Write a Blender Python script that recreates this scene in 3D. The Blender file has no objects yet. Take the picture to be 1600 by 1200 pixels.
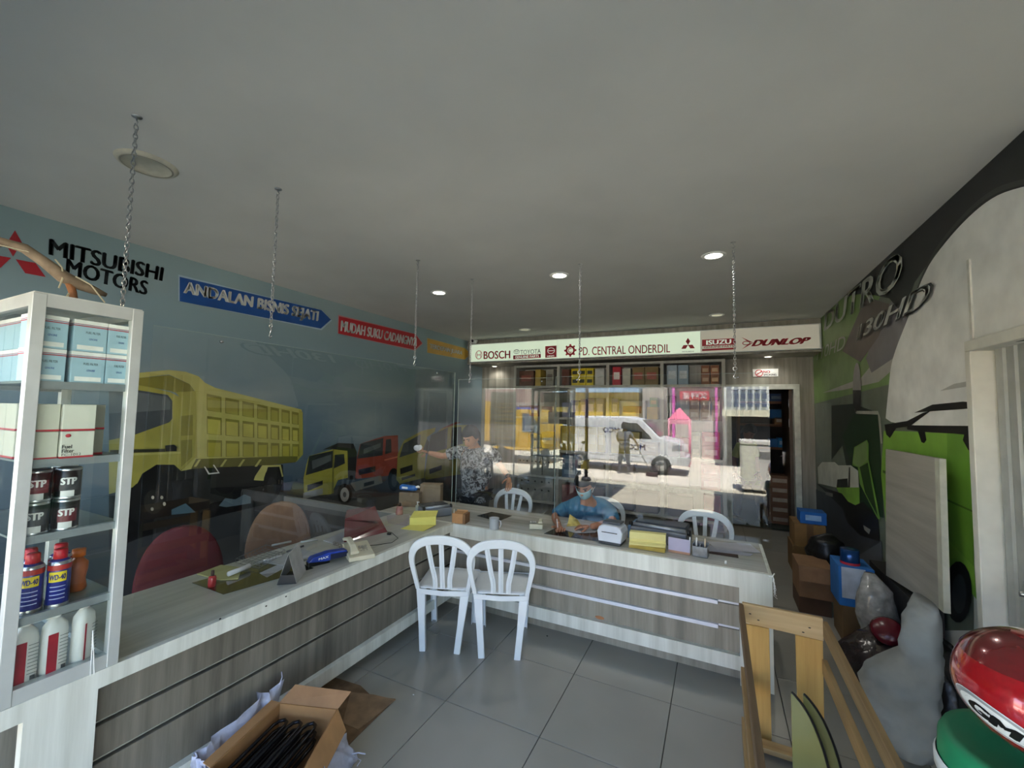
import bpy, bmesh, math, random
from mathutils import Vector, Matrix
R_ = random.Random(7)
SC = bpy.context.scene
COL = SC.collection
# ------------------------------------------------------------------ camera
CAM_Z = 1.73
FPX, YAW, PITCH, ROLL = 654.41, math.radians(26.13), math.radians(3.545), math.radians(1.066)
_F = Vector((-math.sin(YAW)*math.cos(PITCH), math.cos(YAW)*math.cos(PITCH), math.sin(PITCH)))
_R0 = Vector((math.cos(YAW), math.sin(YAW), 0)); _U0 = _R0.cross(_F)
_R = _R0*math.cos(ROLL) + _U0*math.sin(ROLL); _U = -_R0*math.sin(ROLL) + _U0*math.cos(ROLL)
cam = bpy.data.cameras.new('camera'); cam.sensor_width = 36.0; cam.lens = 36.0*FPX/1600.0
cam.clip_start = 0.02; cam.clip_end = 300
camo = bpy.data.objects.new('camera', cam); COL.objects.link(camo)
m = Matrix((_R, _U, -_F)).transposed().to_4x4(); m.translation = Vector((0, 0, CAM_Z)); camo.matrix_world = m
SC.camera = camo
# ------------------------------------------------------------------ world, sun, exposure
w = bpy.data.worlds.new('world'); SC.world = w; w.use_nodes = True
nt = w.node_tree; bg = nt.nodes['Background']
sky = nt.nodes.new('ShaderNodeTexSky'); sky.sky_type = 'NISHITA'; sky.sun_disc = False
sky.sun_elevation = math.radians(68); sky.sun_rotation = math.radians(20); sky.dust_density = 1.0
nt.links.new(sky.outputs[0], bg.inputs[0]); bg.inputs[1].default_value = 0.3
sun = bpy.data.lights.new('sun', 'SUN'); sun.energy = 11.5; sun.angle = math.radians(0.6); sun.color = (1, 0.96, 0.9)
so = bpy.data.objects.new('sun', sun); COL.objects.link(so)
so.rotation_euler = Vector((-0.12, -0.40, -1)).to_track_quat('-Z', 'Y').to_euler()
SC.view_settings.view_transform = 'Standard'; SC.view_settings.look = 'None'
SC.view_settings.gamma = 1; SC.view_settings.use_curve_mapping = False
SC.view_settings.exposure = 2.18
SC.cycles.use_denoising = True
SC.cycles.max_bounces = 10; SC.cycles.diffuse_bounces = 5; SC.cycles.transparent_max_bounces = 24
SC.cycles.sample_clamp_indirect = 4.0
# the shop front opening: portal only guides the sampling of the sky
pl = bpy.data.lights.new('front_opening', 'AREA'); pl.shape = 'RECTANGLE'; pl.size = 5.6; pl.size_y = 2.4
pl.cycles.is_portal = True
plo = bpy.data.objects.new('front_opening', pl); COL.objects.link(plo); plo.location = (-1.54, -0.42, 1.2)
plo.rotation_euler = (math.radians(90), 0, 0)

# ------------------------------------------------------------------ helpers
def P(px, py, X=None, Y=None, Z=None):
    d = _R*((px-800)/FPX) + _U*(-(py-600)/FPX) + _F
    if X is not None: t = X/d.x
    elif Y is not None: t = Y/d.y
    else: t = (Z-CAM_Z)/d.z
    return Vector((0, 0, CAM_Z)) + d*t
def lin(c):
    if isinstance(c, str):
        c = [int(c[i:i+2], 16)/255 for i in (0, 2, 4)]
    return tuple((x/12.92 if x <= 0.04045 else ((x+0.055)/1.055)**2.4) for x in c)
_M = {}
def mat(hexc, rough=0.5, metal=0.0, var=0.08, scale=12.0, spec=0.5, bump=0.0, emit=0.0, coat=0.0, stretch=None, alpha=1.0):
    key = (hexc, rough, metal, var, scale, spec, bump, emit, coat, stretch, alpha)
    if key in _M: return _M[key]
    mt = bpy.data.materials.new('m_'+str(len(_M))); mt.use_nodes = True
    n = mt.node_tree; b = n.nodes['Principled BSDF']; c = lin(hexc)
    geo = n.nodes.new('ShaderNodeNewGeometry'); no = n.nodes.new('ShaderNodeTexNoise')
    no.inputs['Scale'].default_value = scale; no.inputs['Detail'].default_value = 3
    src = geo.outputs['Position']
    if stretch:
        mp = n.nodes.new('ShaderNodeMapping'); mp.inputs['Scale'].default_value = stretch
        n.links.new(src, mp.inputs[0]); src = mp.outputs[0]
    n.links.new(src, no.inputs['Vector'])
    rp = n.nodes.new('ShaderNodeValToRGB')
    rp.color_ramp.elements[0].position = 0.3; rp.color_ramp.elements[1].position = 0.7
    rp.color_ramp.elements[0].color = (*[max(0, x*(1-var*2)) for x in c], 1)
    rp.color_ramp.elements[1].color = (*[min(1, x*(1+var*2)) for x in c], 1)
    n.links.new(no.outputs[0], rp.inputs[0]); n.links.new(rp.outputs[0], b.inputs['Base Color'])
    b.inputs['Roughness'].default_value = rough; b.inputs['Metallic'].default_value = metal
    b.inputs['Specular IOR Level'].default_value = spec; b.inputs['Coat Weight'].default_value = coat
    b.inputs['Alpha'].default_value = alpha
    if bump:
        bp = n.nodes.new('ShaderNodeBump'); bp.inputs['Strength'].default_value = bump; bp.inputs['Distance'].default_value = 0.01
        n.links.new(no.outputs[0], bp.inputs['Height']); n.links.new(bp.outputs[0], b.inputs['Normal'])
    if emit:
        n.links.new(rp.outputs[0], b.inputs['Emission Color']); b.inputs['Emission Strength'].default_value = emit
    _M[key] = mt
    return mt
def wood_lam(c1, c2, axis='z', rough=0.45, sc=1.0):
    key = ('lam', c1, c2, axis, rough, sc)
    if key in _M: return _M[key]
    mt = bpy.data.materials.new('laminate_'+str(len(_M))); mt.use_nodes = True
    n = mt.node_tree; b = n.nodes['Principled BSDF']
    geo = n.nodes.new('ShaderNodeNewGeometry'); mp = n.nodes.new('ShaderNodeMapping')
    s = {'z': (14, 14, 0.7), 'x': (0.7, 14, 14), 'y': (14, 0.7, 14)}[axis]
    mp.inputs['Scale'].default_value = tuple(v*sc for v in s)
    n.links.new(geo.outputs['Position'], mp.inputs[0])
    a = n.nodes.new('ShaderNodeTexNoise'); a.inputs['Scale'].default_value = 1.0; a.inputs['Detail'].default_value = 6; a.inputs['Roughness'].default_value = 0.65
    n.links.new(mp.outputs[0], a.inputs['Vector'])
    r = n.nodes.new('ShaderNodeValToRGB'); r.color_ramp.elements[0].position = 0.33; r.color_ramp.elements[1].position = 0.66
    r.color_ramp.elements[0].color = (*lin(c1), 1); r.color_ramp.elements[1].color = (*lin(c2), 1)
    n.links.new(a.outputs[0], r.inputs[0]); n.links.new(r.outputs[0], b.inputs['Base Color'])
    b.inputs['Roughness'].default_value = rough
    _M[key] = mt
    return mt
def glass_mat(name, ior, tint=(1, 1, 1)):
    mt = bpy.data.materials.new(name); mt.use_nodes = True; n = mt.node_tree
    for x in list(n.nodes): n.nodes.remove(x)
    out = n.nodes.new('ShaderNodeOutputMaterial'); mix = n.nodes.new('ShaderNodeMixShader')
    tr = n.nodes.new('ShaderNodeBsdfTransparent'); tr.inputs[0].default_value = (*tint, 1)
    gl = n.nodes.new('ShaderNodeBsdfGlossy'); gl.inputs['Roughness'].default_value = 0.0
    fr = n.nodes.new('ShaderNodeFresnel'); fr.inputs[0].default_value = ior
    geo = n.nodes.new('ShaderNodeNewGeometry'); inv = n.nodes.new('ShaderNodeMath'); inv.operation = 'SUBTRACT'; inv.inputs[0].default_value = 1
    mu = n.nodes.new('ShaderNodeMath'); mu.operation = 'MULTIPLY'
    n.links.new(geo.outputs['Backfacing'], inv.inputs[1]); n.links.new(inv.outputs[0], mu.inputs[0]); n.links.new(fr.outputs[0], mu.inputs[1])
    n.links.new(mu.outputs[0], mix.inputs[0]); n.links.new(tr.outputs[0], mix.inputs[1]); n.links.new(gl.outputs[0], mix.inputs[2])
    n.links.new(mix.outputs[0], out.inputs[0])
    return mt
ACRYLIC = glass_mat('acrylic', 1.85, (0.985, 0.995, 0.99))
GLASS = glass_mat('cabinet_glass', 1.6, (0.97, 0.99, 0.98))

def smooth_path(pts, k=4):
    pts = [Vector(p) for p in pts]; out = []
    for i in range(len(pts)-1):
        p0 = pts[max(i-1, 0)]; p1 = pts[i]; p2 = pts[i+1]; p3 = pts[min(i+2, len(pts)-1)]
        for j in range(k):
            t = j/k; out.append(.5*((2*p1)+(p2-p0)*t+(2*p0-5*p1+4*p2-p3)*t*t+(3*p1-p0-3*p2+p3)*t**3))
    out.append(pts[-1]); return out
def interp(ws, k=4):
    o = []
    for i in range(len(ws)-1): o += [ws[i]+(ws[i+1]-ws[i])*j/k for j in range(k)]
    return o+[ws[-1]]
class MB:
    def __init__(s): s.v = []; s.f = []; s.mi = []; s.m = 0; s.sm = []; s.smooth = False
    def add(s, vs, fs, smooth=None):
        o = len(s.v); s.v += [Vector(v) for v in vs]
        for f in fs:
            s.f.append([i+o for i in f]); s.mi.append(s.m); s.sm.append(s.smooth if smooth is None else smooth)
        return s
    def box(s, a, b, rz=0, about=None):
        x0, y0, z0 = a; x1, y1, z1 = b
        vs = [Vector(v) for v in ((x0,y0,z0),(x1,y0,z0),(x1,y1,z0),(x0,y1,z0),(x0,y0,z1),(x1,y0,z1),(x1,y1,z1),(x0,y1,z1))]
        if rz:
            c = Vector(about) if about is not None else Vector(((x0+x1)/2, (y0+y1)/2, 0)); M = Matrix.Rotation(rz, 3, 'Z')
            vs = [M@(v-c)+c for v in vs]
        return s.add(vs, [(0,3,2,1),(4,5,6,7),(0,1,5,4),(1,2,6,5),(2,3,7,6),(3,0,4,7)], False)
    def obox(s, c, ax, ay, az):          # oriented box: centre and three half-axis vectors
        c, ax, ay, az = map(Vector, (c, ax, ay, az))
        vs = [c+sx*ax+sy*ay+sz*az for sz in (-1,1) for sx, sy in ((-1,-1),(1,-1),(1,1),(-1,1))]
        return s.add(vs, [(0,3,2,1),(4,5,6,7),(0,1,5,4),(1,2,6,5),(2,3,7,6),(3,0,4,7)], False)
    def ring(s, path, prof, closed=False, cap=True, smooth=True):
        n = len(prof[0]); vs = []; fs = []
        for p in prof: vs += p
        k = len(prof)
        for i in range(k if closed else k-1):
            a = i*n; b = ((i+1) % k)*n
            for j in range(n): fs.append((a+j, a+(j+1) % n, b+(j+1) % n, b+j))
        if cap and not closed:
            fs.append(tuple(range(n))[::-1]); fs.append(tuple((k-1)*n+j for j in range(n)))
        return s.add(vs, fs, smooth)
    def tube(s, path, r, n=8, closed=False, ry=None):
        path = [Vector(p) for p in path]; k = len(path); prof = []
        rr = r if isinstance(r, (list, tuple)) else [r]*k
        up = None
        for i, p in enumerate(path):
            if closed: t = path[(i+1) % k]-path[i-1]
            else: t = path[min(i+1, k-1)]-path[max(i-1, 0)]
            t = t.normalized() if t.length > 1e-9 else Vector((0, 0, 1))
            if up is None:
                up = Vector((0, 0, 1)) if abs(t.z) < 0.9 else Vector((1, 0, 0))
            a = (up - t*up.dot(t)); a = a.normalized() if a.length > 1e-6 else t.orthogonal().normalized()
            up = a; b = t.cross(a)
            prof.append([p + a*math.cos(q)*rr[i] + b*math.sin(q)*(rr[i] if ry is None else ry) for q in [2*math.pi*j/n for j in range(n)]])
        return s.ring(path, prof, closed)
    def cyl(s, a, b, r0, r1=None, n=16): return s.tube([a, b], [r0, r0 if r1 is None else r1], n)
    def sweep(s, path, w, t, nrm, ws=None, closed=False):
        path = [Vector(p) for p in path]; k = len(path); prof = []; nrm = Vector(nrm).normalized()
        for i, p in enumerate(path):
            d = (path[(i+1) % k]-path[i-1]) if closed else (path[min(i+1, k-1)]-path[max(i-1, 0)])
            d.normalize(); sd = d.cross(nrm).normalized(); ww = (ws[i] if ws else w)/2; nn = sd.cross(d).normalized()
            prof.append([p+sd*ww*x+nn*t/2*y for x, y in ((-1,-.6),(-.8,-1),(.8,-1),(1,-.6),(1,.6),(.8,1),(-.8,1),(-1,.6))])
        return s.ring(path, prof, closed, smooth=False)
    def lathe(s, c, prof, n=20, ax=(0, 0, 1), cap=True):
        c = Vector(c); ax = Vector(ax).normalized(); u = ax.orthogonal().normalized(); v = ax.cross(u)
        pr = [[c+ax*z+(u*math.cos(q)+v*math.sin(q))*max(r, 1e-4) for q in [2*math.pi*j/n for j in range(n)]] for r, z in prof]
        return s.ring(None, pr, cap=cap)
    def ell(s, c, r, n=16, k=10, M=None):
        c = Vector(c); vs = []; fs = []
        for i in range(k+1):
            th = math.pi*i/k
            for j in range(n):
                ph = 2*math.pi*j/n
                v = Vector((r[0]*math.sin(th)*math.cos(ph), r[1]*math.sin(th)*math.sin(ph), r[2]*math.cos(th)))
                vs.append(c+(M@v if M else v))
        for i in range(k):
            for j in range(n): fs.append((i*n+j, (i+1)*n+j, (i+1)*n+(j+1) % n, i*n+(j+1) % n))
        return s.add(vs, fs, True)
    def prism(s, poly, d, smooth=False):  # polygon of 3D points extruded by vector d
        poly = [Vector(p) for p in poly]; d = Vector(d); n = len(poly)
        vs = poly+[p+d for p in poly]; fs = [tuple(range(n))[::-1], tuple(range(n, 2*n))]
        fs += [(i, (i+1) % n, n+(i+1) % n, n+i) for i in range(n)]
        return s.add(vs, fs, False)
    def build(s, name, mats, parent=None, world=False, bevel=0.0, weld=True, sub=0):
        if not isinstance(mats, (list, tuple)): mats = [mats]
        off = Vector((0, 0, 0))
        if world and parent is not None: off = wloc(parent)
        me = bpy.data.meshes.new(name); me.from_pydata([v-off for v in s.v], [], s.f)
        for mt in mats: me.materials.append(mt)
        me.polygons.foreach_set('material_index', s.mi); me.polygons.foreach_set('use_smooth', s.sm)
        bm = bmesh.new(); bm.from_mesh(me)
        bmesh.ops.recalc_face_normals(bm, faces=bm.faces); bm.to_mesh(me); bm.free()
        me.update()
        o = bpy.data.objects.new(name, me); COL.objects.link(o)
        if parent is not None: o.parent = parent
        if bevel:
            md = o.modifiers.new('bevel', 'BEVEL'); md.width = bevel; md.segments = 2; md.limit_method = 'ANGLE'; md.angle_limit = 0.7
        if sub:
            md = o.modifiers.new('sub', 'SUBSURF'); md.levels = sub; md.render_levels = sub
        return o
def wloc(o):
    v = Vector((0, 0, 0))
    while o is not None: v = v+o.location; o = o.parent
    return v
def thing(name, label, cat, loc=(0, 0, 0), rz=0.0, group=None):
    o = bpy.data.objects.new(name, None); COL.objects.link(o); o.location = loc; o.rotation_euler = (0, 0, rz)
    o.empty_display_size = 0.05
    return tag(o, label, cat, group)
def tag(o, label, cat, group=None):
    o['label'] = label; o['category'] = cat
    if group: o['group'] = group
    return o
def struct(o): o['kind'] = 'structure'; return o
def copy_tree(o, parent=None):
    c = o.copy(); COL.objects.link(c)
    if parent is not None: c.parent = parent
    for ch in list(o.children): copy_tree(ch, c)
    return c
def bx(name, a, b, mt, parent=None, world=False, bevel=0.0):
    return MB().box(a, b).build(name, mt, parent, world, bevel)
ORD = ['first', 'second', 'third', 'fourth', 'fifth', 'sixth', 'seventh', 'eighth', 'ninth', 'tenth', 'eleventh', 'twelfth']
# text as flat mesh, mapped on a quad (4 world points TL TR BR BL)
_TX = {}
def text_geo(s, bold=0.0):
    k = (s, bold)
    if k in _TX: return _TX[k]
    cu = bpy.data.curves.new('t', 'FONT'); cu.body = s; cu.size = 1; cu.resolution_u = 3
    o = bpy.data.objects.new('t', cu); COL.objects.link(o)
    dg = bpy.context.evaluated_depsgraph_get(); me = bpy.data.meshes.new_from_object(o.evaluated_get(dg))
    vs = [v.co.copy() for v in me.vertices]; fs = [tuple(p.vertices) for p in me.polygons]
    bpy.data.objects.remove(o); bpy.data.curves.remove(cu); bpy.data.meshes.remove(me)
    x0 = min(v.x for v in vs); x1 = max(v.x for v in vs); y0 = min(v.y for v in vs); y1 = max(v.y for v in vs)
    base = [((v.x-x0)/(x1-x0), (v.y-y0)/(y1-y0)) for v in vs]; w_ = x1-x0
    if bold:     # heavier strokes: shifted copies
        out = []; fo = []
        for a in ((-1, -.4), (0, .4), (1, -.4)) if bold < .05 else ((-1, -.5), (-.33, .5), (.33, -.5), (1, .5)):
            o_ = len(out); out += [(u+a[0]*bold/w_, v+a[1]*bold) for u, v in base]; fo += [tuple(i+o_ for i in f) for f in fs]
        base, fs = out, fo
    _TX[k] = (base, fs)
    return _TX[k]
def text_on(mb, s, quad, bold=0.0, lift=(0, 0, 0), shear=0.0):
    TL, TR, BR, BL = [Vector(q)+Vector(lift) for q in quad]; uv, fs = text_geo(s, bold); vs = []
    for u, v in uv:
        u = (u+shear*v)/(1+shear) if shear else u
        vs.append((BL*(1-u)+BR*u)*(1-v)+(TL*(1-u)+TR*u)*v)
    mb.add(vs, fs, False); return mb
def textobj(name, s, quad, mt, parent, bold=0.0, lift=(0, 0, 0), shear=0.0, world=True):
    return text_on(MB(), s, quad, bold, lift, shear).build(name, mt, parent, world)
def rectq(o, u, v, x0, x1, z0, z1):     # quad on a plane through o with axes u (right) and v (up)
    o, u, v = map(Vector, (o, u, v)); return [o+u*x0+v*z1, o+u*x1+v*z1, o+u*x1+v*z0, o+u*x0+v*z0]

# colours
WHITE = mat('E8E8E4', 0.5); DARK = mat('1A1A1A', 0.5); BLACK = mat('0C0C0C', 0.35); STEEL = mat('B8BABC', 0.28, 1.0, 0.04)
CHROME = mat('D8DADC', 0.12, 1.0, 0.02); ALU = mat('C3C7C4', 0.38, 0.35, 0.03)
LAM_L = wood_lam('C2C4BA', 'E0E2DA'); LAM_D = wood_lam('726E64', '9E998C'); LAM_M = wood_lam('7A766B', '9B978A')
LAM_LY = wood_lam('B9BAAE', 'D6D8CF', 'y'); LAM_LX = wood_lam('B9BAAE', 'D6D8CF', 'x')
TOP_X = wood_lam('9C9B92', 'B6B5AC', 'x', 0.25); TOP_Y = wood_lam('A09F95', 'BBBAB0', 'y', 0.3)
LAM_K = wood_lam('5A564D', '837E72')
PAPER = mat('DCDCE0', 0.8, 0, 0.02); YPAPER = mat('E2D98A', 0.8, 0, 0.03); CARD = mat('A98358', 0.85, 0, 0.06)
H = 3.06; XL, XR = -4.37, 1.285; YH = 6.92; YB = 7.5; YF = -0.3
# ------------------------------------------------------------------ room shell
GROUT = mat('3F3E3A', 0.8); TILE = mat('97958E', 0.24, 0, 0.05, 1.3, 0.5)
fl = struct(bx('floor', (XL-0.2, YF-0.05, -0.32), (XR+0.2, 10.2, -0.012), GROUT))
_tm = {}
def tile(x0, x1, y0, y1):
    g = 0.0022
    k = (round(x1-x0, 3), round(y1-y0, 3))
    if k not in _tm:
        hx, hy = (x1-x0)/2-g, (y1-y0)/2-g; b = 0.0012
        mb = MB(); top = [(-hx+b, -hy+b, 0), (hx-b, -hy+b, 0), (hx-b, hy-b, 0), (-hx+b, hy-b, 0)]
        mid = [(-hx, -hy, -b), (hx, -hy, -b), (hx, hy, -b), (-hx, hy, -b)]; bot = [(-hx, -hy, -.0118), (hx, -hy, -.0118), (hx, hy, -.0118), (-hx, hy, -.0118)]
        mb.add(top+mid+bot, [(0,1,2,3)]+[(4+i, 4+(i+1)%4, (i+1)%4, i) for i in range(4)]+[(8+i, 8+(i+1)%4, 4+(i+1)%4, 4+i) for i in range(4)], False)
        o = mb.build('floor_tile', TILE, fl); _tm[k] = o.data
    else:
        o = bpy.data.objects.new('floor_tile', _tm[k]); COL.objects.link(o); o.parent = fl
    o.location = ((x0+x1)/2, (y0+y1)/2, 0)
xs = sorted(set([XL, XR]+[-0.867+0.6*k for k in range(-10, 10) if XL+0.03 < -0.867+0.6*k < XR-0.03]))
ys = sorted(set([YF, 7.5]+[2.175+0.6*k for k in range(-10, 12) if YF+0.03 < 2.175+0.6*k < 7.47]))
for i in range(len(xs)-1):
    for j in range(len(ys)-1): tile(xs[i], xs[i+1], ys[j], ys[j+1])
PLASTER = mat('C6C6C2', 0.9, 0, 0.02, 2.0, 0.2)
struct(bx('ceiling', (XL-0.2, YF, H), (XR+0.2, 7.7, H+0.15), PLASTER))
# left wall with a mural sky
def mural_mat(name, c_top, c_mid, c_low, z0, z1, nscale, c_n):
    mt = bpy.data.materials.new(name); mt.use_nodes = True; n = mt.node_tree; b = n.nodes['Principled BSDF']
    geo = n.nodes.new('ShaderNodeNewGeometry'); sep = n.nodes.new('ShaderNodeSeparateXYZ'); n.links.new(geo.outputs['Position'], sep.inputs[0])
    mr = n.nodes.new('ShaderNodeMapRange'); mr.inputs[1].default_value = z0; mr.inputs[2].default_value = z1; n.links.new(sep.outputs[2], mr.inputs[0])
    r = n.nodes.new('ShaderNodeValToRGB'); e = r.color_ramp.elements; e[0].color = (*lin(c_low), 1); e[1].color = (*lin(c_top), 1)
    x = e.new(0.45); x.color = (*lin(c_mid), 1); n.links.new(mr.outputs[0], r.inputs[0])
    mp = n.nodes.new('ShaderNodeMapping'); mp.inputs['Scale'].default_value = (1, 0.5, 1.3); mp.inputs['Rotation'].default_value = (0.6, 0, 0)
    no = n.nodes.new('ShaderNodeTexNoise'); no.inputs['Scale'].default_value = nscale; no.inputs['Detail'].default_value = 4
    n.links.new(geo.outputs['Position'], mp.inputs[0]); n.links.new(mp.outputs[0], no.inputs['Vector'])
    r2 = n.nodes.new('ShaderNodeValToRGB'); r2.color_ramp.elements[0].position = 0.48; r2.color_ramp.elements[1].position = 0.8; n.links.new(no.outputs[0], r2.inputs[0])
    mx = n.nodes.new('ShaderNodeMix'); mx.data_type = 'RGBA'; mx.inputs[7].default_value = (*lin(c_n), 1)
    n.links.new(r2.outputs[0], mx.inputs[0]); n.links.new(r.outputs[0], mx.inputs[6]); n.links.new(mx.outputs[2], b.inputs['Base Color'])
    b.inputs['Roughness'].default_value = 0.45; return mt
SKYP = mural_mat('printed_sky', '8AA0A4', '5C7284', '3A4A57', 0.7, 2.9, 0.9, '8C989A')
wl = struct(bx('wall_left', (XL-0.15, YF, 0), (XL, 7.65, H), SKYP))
wr = MB()
for a, b in (((XR, YF, 0), (XR+0.15, 1.9, H)), ((XR, 1.9, 2.12), (XR+0.15, 3.18, H)), ((XR, 3.18, 0), (XR+0.15, 10.2, H))): wr.box(a, b)
WHITEW = mat('D6D8D0', 0.8, 0, 0.03, 3)
struct(wr.build('wall_right', WHITEW))
# back wall, header and soffit in grey wood laminate
wb = MB()
wb.box((XL, YB, 0), (0.13, YB+0.12, 2.9)).box((1.10, YB, 0), (XR, YB+0.12, 2.9)).box((0.13, YB, 2.19), (1.10, YB+0.12, 2.9))
struct(wb.build('wall_back', LAM_D))
struct(bx('trim_1', (XL, YH, 2.60), (XR, YH+0.08, H), LAM_M))
struct(bx('trim_2', (XL, YH+0.08, 2.60), (XR, YB, 2.64), LAM_M))
# storeroom
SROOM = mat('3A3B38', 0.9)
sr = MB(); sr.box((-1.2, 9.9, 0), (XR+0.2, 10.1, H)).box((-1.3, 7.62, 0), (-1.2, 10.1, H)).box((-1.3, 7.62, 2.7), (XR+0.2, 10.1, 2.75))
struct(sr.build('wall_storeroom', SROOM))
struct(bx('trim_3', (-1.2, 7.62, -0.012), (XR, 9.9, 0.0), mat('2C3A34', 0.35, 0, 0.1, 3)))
# front lintel
struct(bx('wall_front', (XL-0.15, YF-0.15, 2.17), (XR+0.15, YF, H+0.6), WHITEW))
# door frame of the storeroom
df = thing('door_1', 'x', 'door', (0.62, YB, 0)); del df['label']; del df['category']; struct(df)
FR = mat('C8CABF', 0.4)
fm = MB(); fm.box((0.125, YB-0.022, 0), (0.20, YB+0.13, 2.12)).box((1.03, YB-0.022, 0), (1.105, YB+0.13, 2.12)).box((0.125, YB-0.022, 2.12), (1.105, YB+0.13, 2.195))
fm.build('door_frame', FR, df, True)
lf = bx('door_leaf', (0.985, YB+0.13, 0.02), (1.03, YB+0.95, 2.1), mat('4A3A2C', 0.5), df, True)
hd = MB(); hd.box((0.965, YB+0.78, 0.9), (0.985, YB+0.84, 1.12)).cyl((0.985, YB+0.81, 1.05), (0.93, YB+0.81, 1.05), 0.01, n=8).cyl((0.93, YB+0.81, 1.05), (0.93, YB+0.70, 1.05), 0.009, n=8)
hd.build('door_handle', CHROME, lf, True)
hg = MB()
for z in (1.55, 1.85): hg.box((0.98, YB+0.12, z), (0.984, YB+0.16, z+0.12))
hg.build('hinge', STEEL, lf, True)
# right door: metal frame and vertical ribbed leaf
d2 = bpy.data.objects.new('door_2', None); COL.objects.link(d2); d2.location = (XR, 2.6, 0); struct(d2)
DF = mat('CFD0C6', 0.5, 0, 0.08, 5)
fm = MB(); fm.box((XR-0.035, 3.16, 0), (XR+0.152, 3.215, 2.10)).box((XR-0.035, 1.86, 2.10), (XR+0.152, 3.215, 2.16)).box((XR-0.035, 1.86, 0), (XR+0.152, 1.92, 2.10))
fm.build('door_frame', DF, d2, True, 0.004)
AL = mat('AEB2AF', 0.42, 0.5, 0.06, 8)
yy = 3.15; k = 0
lf2 = bx('door_leaf', (XR+0.06, 2.76, 0.02), (XR+0.075, 3.15, 2.1), AL, d2, True)
while yy > 2.84:
    wd = 0.095
    pr = MB(); pr.prism([(XR+0.06, yy, 0.02), (XR+0.050, yy-0.03, 0.02), (XR+0.050, yy-wd+0.01, 0.02), (XR+0.06, yy-wd, 0.02)], (0, 0, 2.08))
    pr.build('door_rib', AL, lf2, True); yy -= wd
lk = MB(); lk.box((XR+0.02, 2.90, 0.80), (XR+0.045, 2.93, 0.96)).cyl((XR+0.045, 2.915, 0.90), (XR+0.0, 2.915, 0.90), 0.012, n=10)
lk.build('door_lock', STEEL, lf2, True)
sd = MB(); sd.box((2.9, 1.2, 0), (3.0, 4.2, 2.8)).box((XR+.15, 1.2, 2.6), (3.0, 4.2, 2.7)).box((XR+.15, 4.1, 0), (3.0, 4.2, 2.7)).box((XR+.15, 1.2, 0), (3.0, 1.3, 2.7)).box((XR+.15, 1.2, -.1), (3.0, 4.2, 0))
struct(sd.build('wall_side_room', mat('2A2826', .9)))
# cover seam on the right wall above the door
struct(bx('trim_4', (XR-0.012, 3.18, 2.16), (XR, 3.205, 2.62), mat('C4C6BD', 0.6)))

# ------------------------------------------------------------------ wall prints
def wall_print(name, label, cat, X, sgn, base):
    return thing(name, label, cat, base)
class PR:    # flat printed shapes on a wall of constant X, one mesh per part
    def __init__(s, X, sgn, o=(0, 0), sc=1.0): s.X = X; s.sg = sgn; s.o = o; s.sc = sc; s.lay = 0
    def pt(s, p): return P(s.o[0]+p[0]/s.sc, s.o[1]+p[1]/s.sc, X=s.X)
    def part(s, name, parent, shapes, lift0=0):
        mb = MB(); mats = []
        for hexc, pts in shapes:
            mt = mat(hexc, 0.45, 0, 0.06, 5)
            if mt not in mats: mats.append(mt)
            mb.m = mats.index(mt); s.lay += 1
            q = [s.pt(p)+Vector((s.sg*(0.0012+0.00025*s.lay), 0, 0)) for p in pts]
            mb.add(q, [tuple(range(len(q)))], False)
        o = mb.build(name, mats, parent, True); return o
def circ(cx, cy, rx, ry, n=18): return [(cx+rx*math.cos(2*math.pi*i/n), cy+ry*math.sin(2*math.pi*i/n)) for i in range(n)]

mu = thing('wall_mural', 'large printed truck mural covering the blue left wall', 'mural', (XL, 3.5, 0))
A = PR(XL, 1, (440, 480), 3.75)
A.part('printed_road', mu, [('3A3C3D', [(-1300, 1290), (-200, 1130), (0, 1075), (150, 1060), (500, 1030), (1000, 930), (1105, 905), (1110, 1500), (-1300, 2300)])])
T1 = PR(XL, 1, (200, 560), 5.0); T1.lay = 3
Yl, Ym, Yd, Ydd = 'A8A25E', '948E42', '78722E', '5C5724'
sh = [('0B0C0D', [(-150, 830), (1210, 830), (1215, 1045), (1170, 1045), (1120, 1130), (700, 1230), (100, 1400), (-150, 1500)]),
      (Ym, [(-150, 195), (100, 205), (330, 265), (400, 300), (415, 880), (360, 830), (220, 830), (110, 900), (60, 1000), (-150, 1060)]),
      ('3E4448', [(-150, 235), (60, 245), (310, 285), (345, 330), (345, 470), (320, 500), (40, 600), (-150, 640)]),
      ('5A6062', [(-150, 250), (60, 262), (300, 298), (330, 335), (330, 400), (60, 420), (-150, 430)]),
      (Yd, [(-150, 205), (60, 155), (320, 130), (480, 200), (520, 258), (370, 268), (330, 255), (60, 205)]),
      (Yl, [(-150, 120), (60, 115), (320, 90), (450, 105), (550, 140), (610, 200), (600, 260), (520, 255), (480, 200), (320, 125), (60, 155), (-150, 180)]),
      (Ym, [(370, 265), (520, 255), (600, 260), (600, 780), (510, 790), (420, 870), (410, 860), (400, 300)]),
      (Yl, [(530, 258), (600, 260), (600, 775), (540, 775)]),
      (Yd, [(412, 450), (505, 440), (505, 600), (412, 605)]), (Yd, [(412, 640), (500, 632), (500, 770), (412, 850)]),
      (Yl, [(600, 190), (680, 230), (1355, 400), (1362, 560), (1365, 750), (1310, 810), (1100, 830), (500, 862), (410, 880), (520, 780), (600, 770)]),
      (Ydd, [(530, 785), (1350, 762), (1305, 812), (1100, 832), (490, 862)]),
      (Ym, [(1335, 400), (1362, 420), (1365, 750), (1320, 800), (1332, 600)])]
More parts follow.
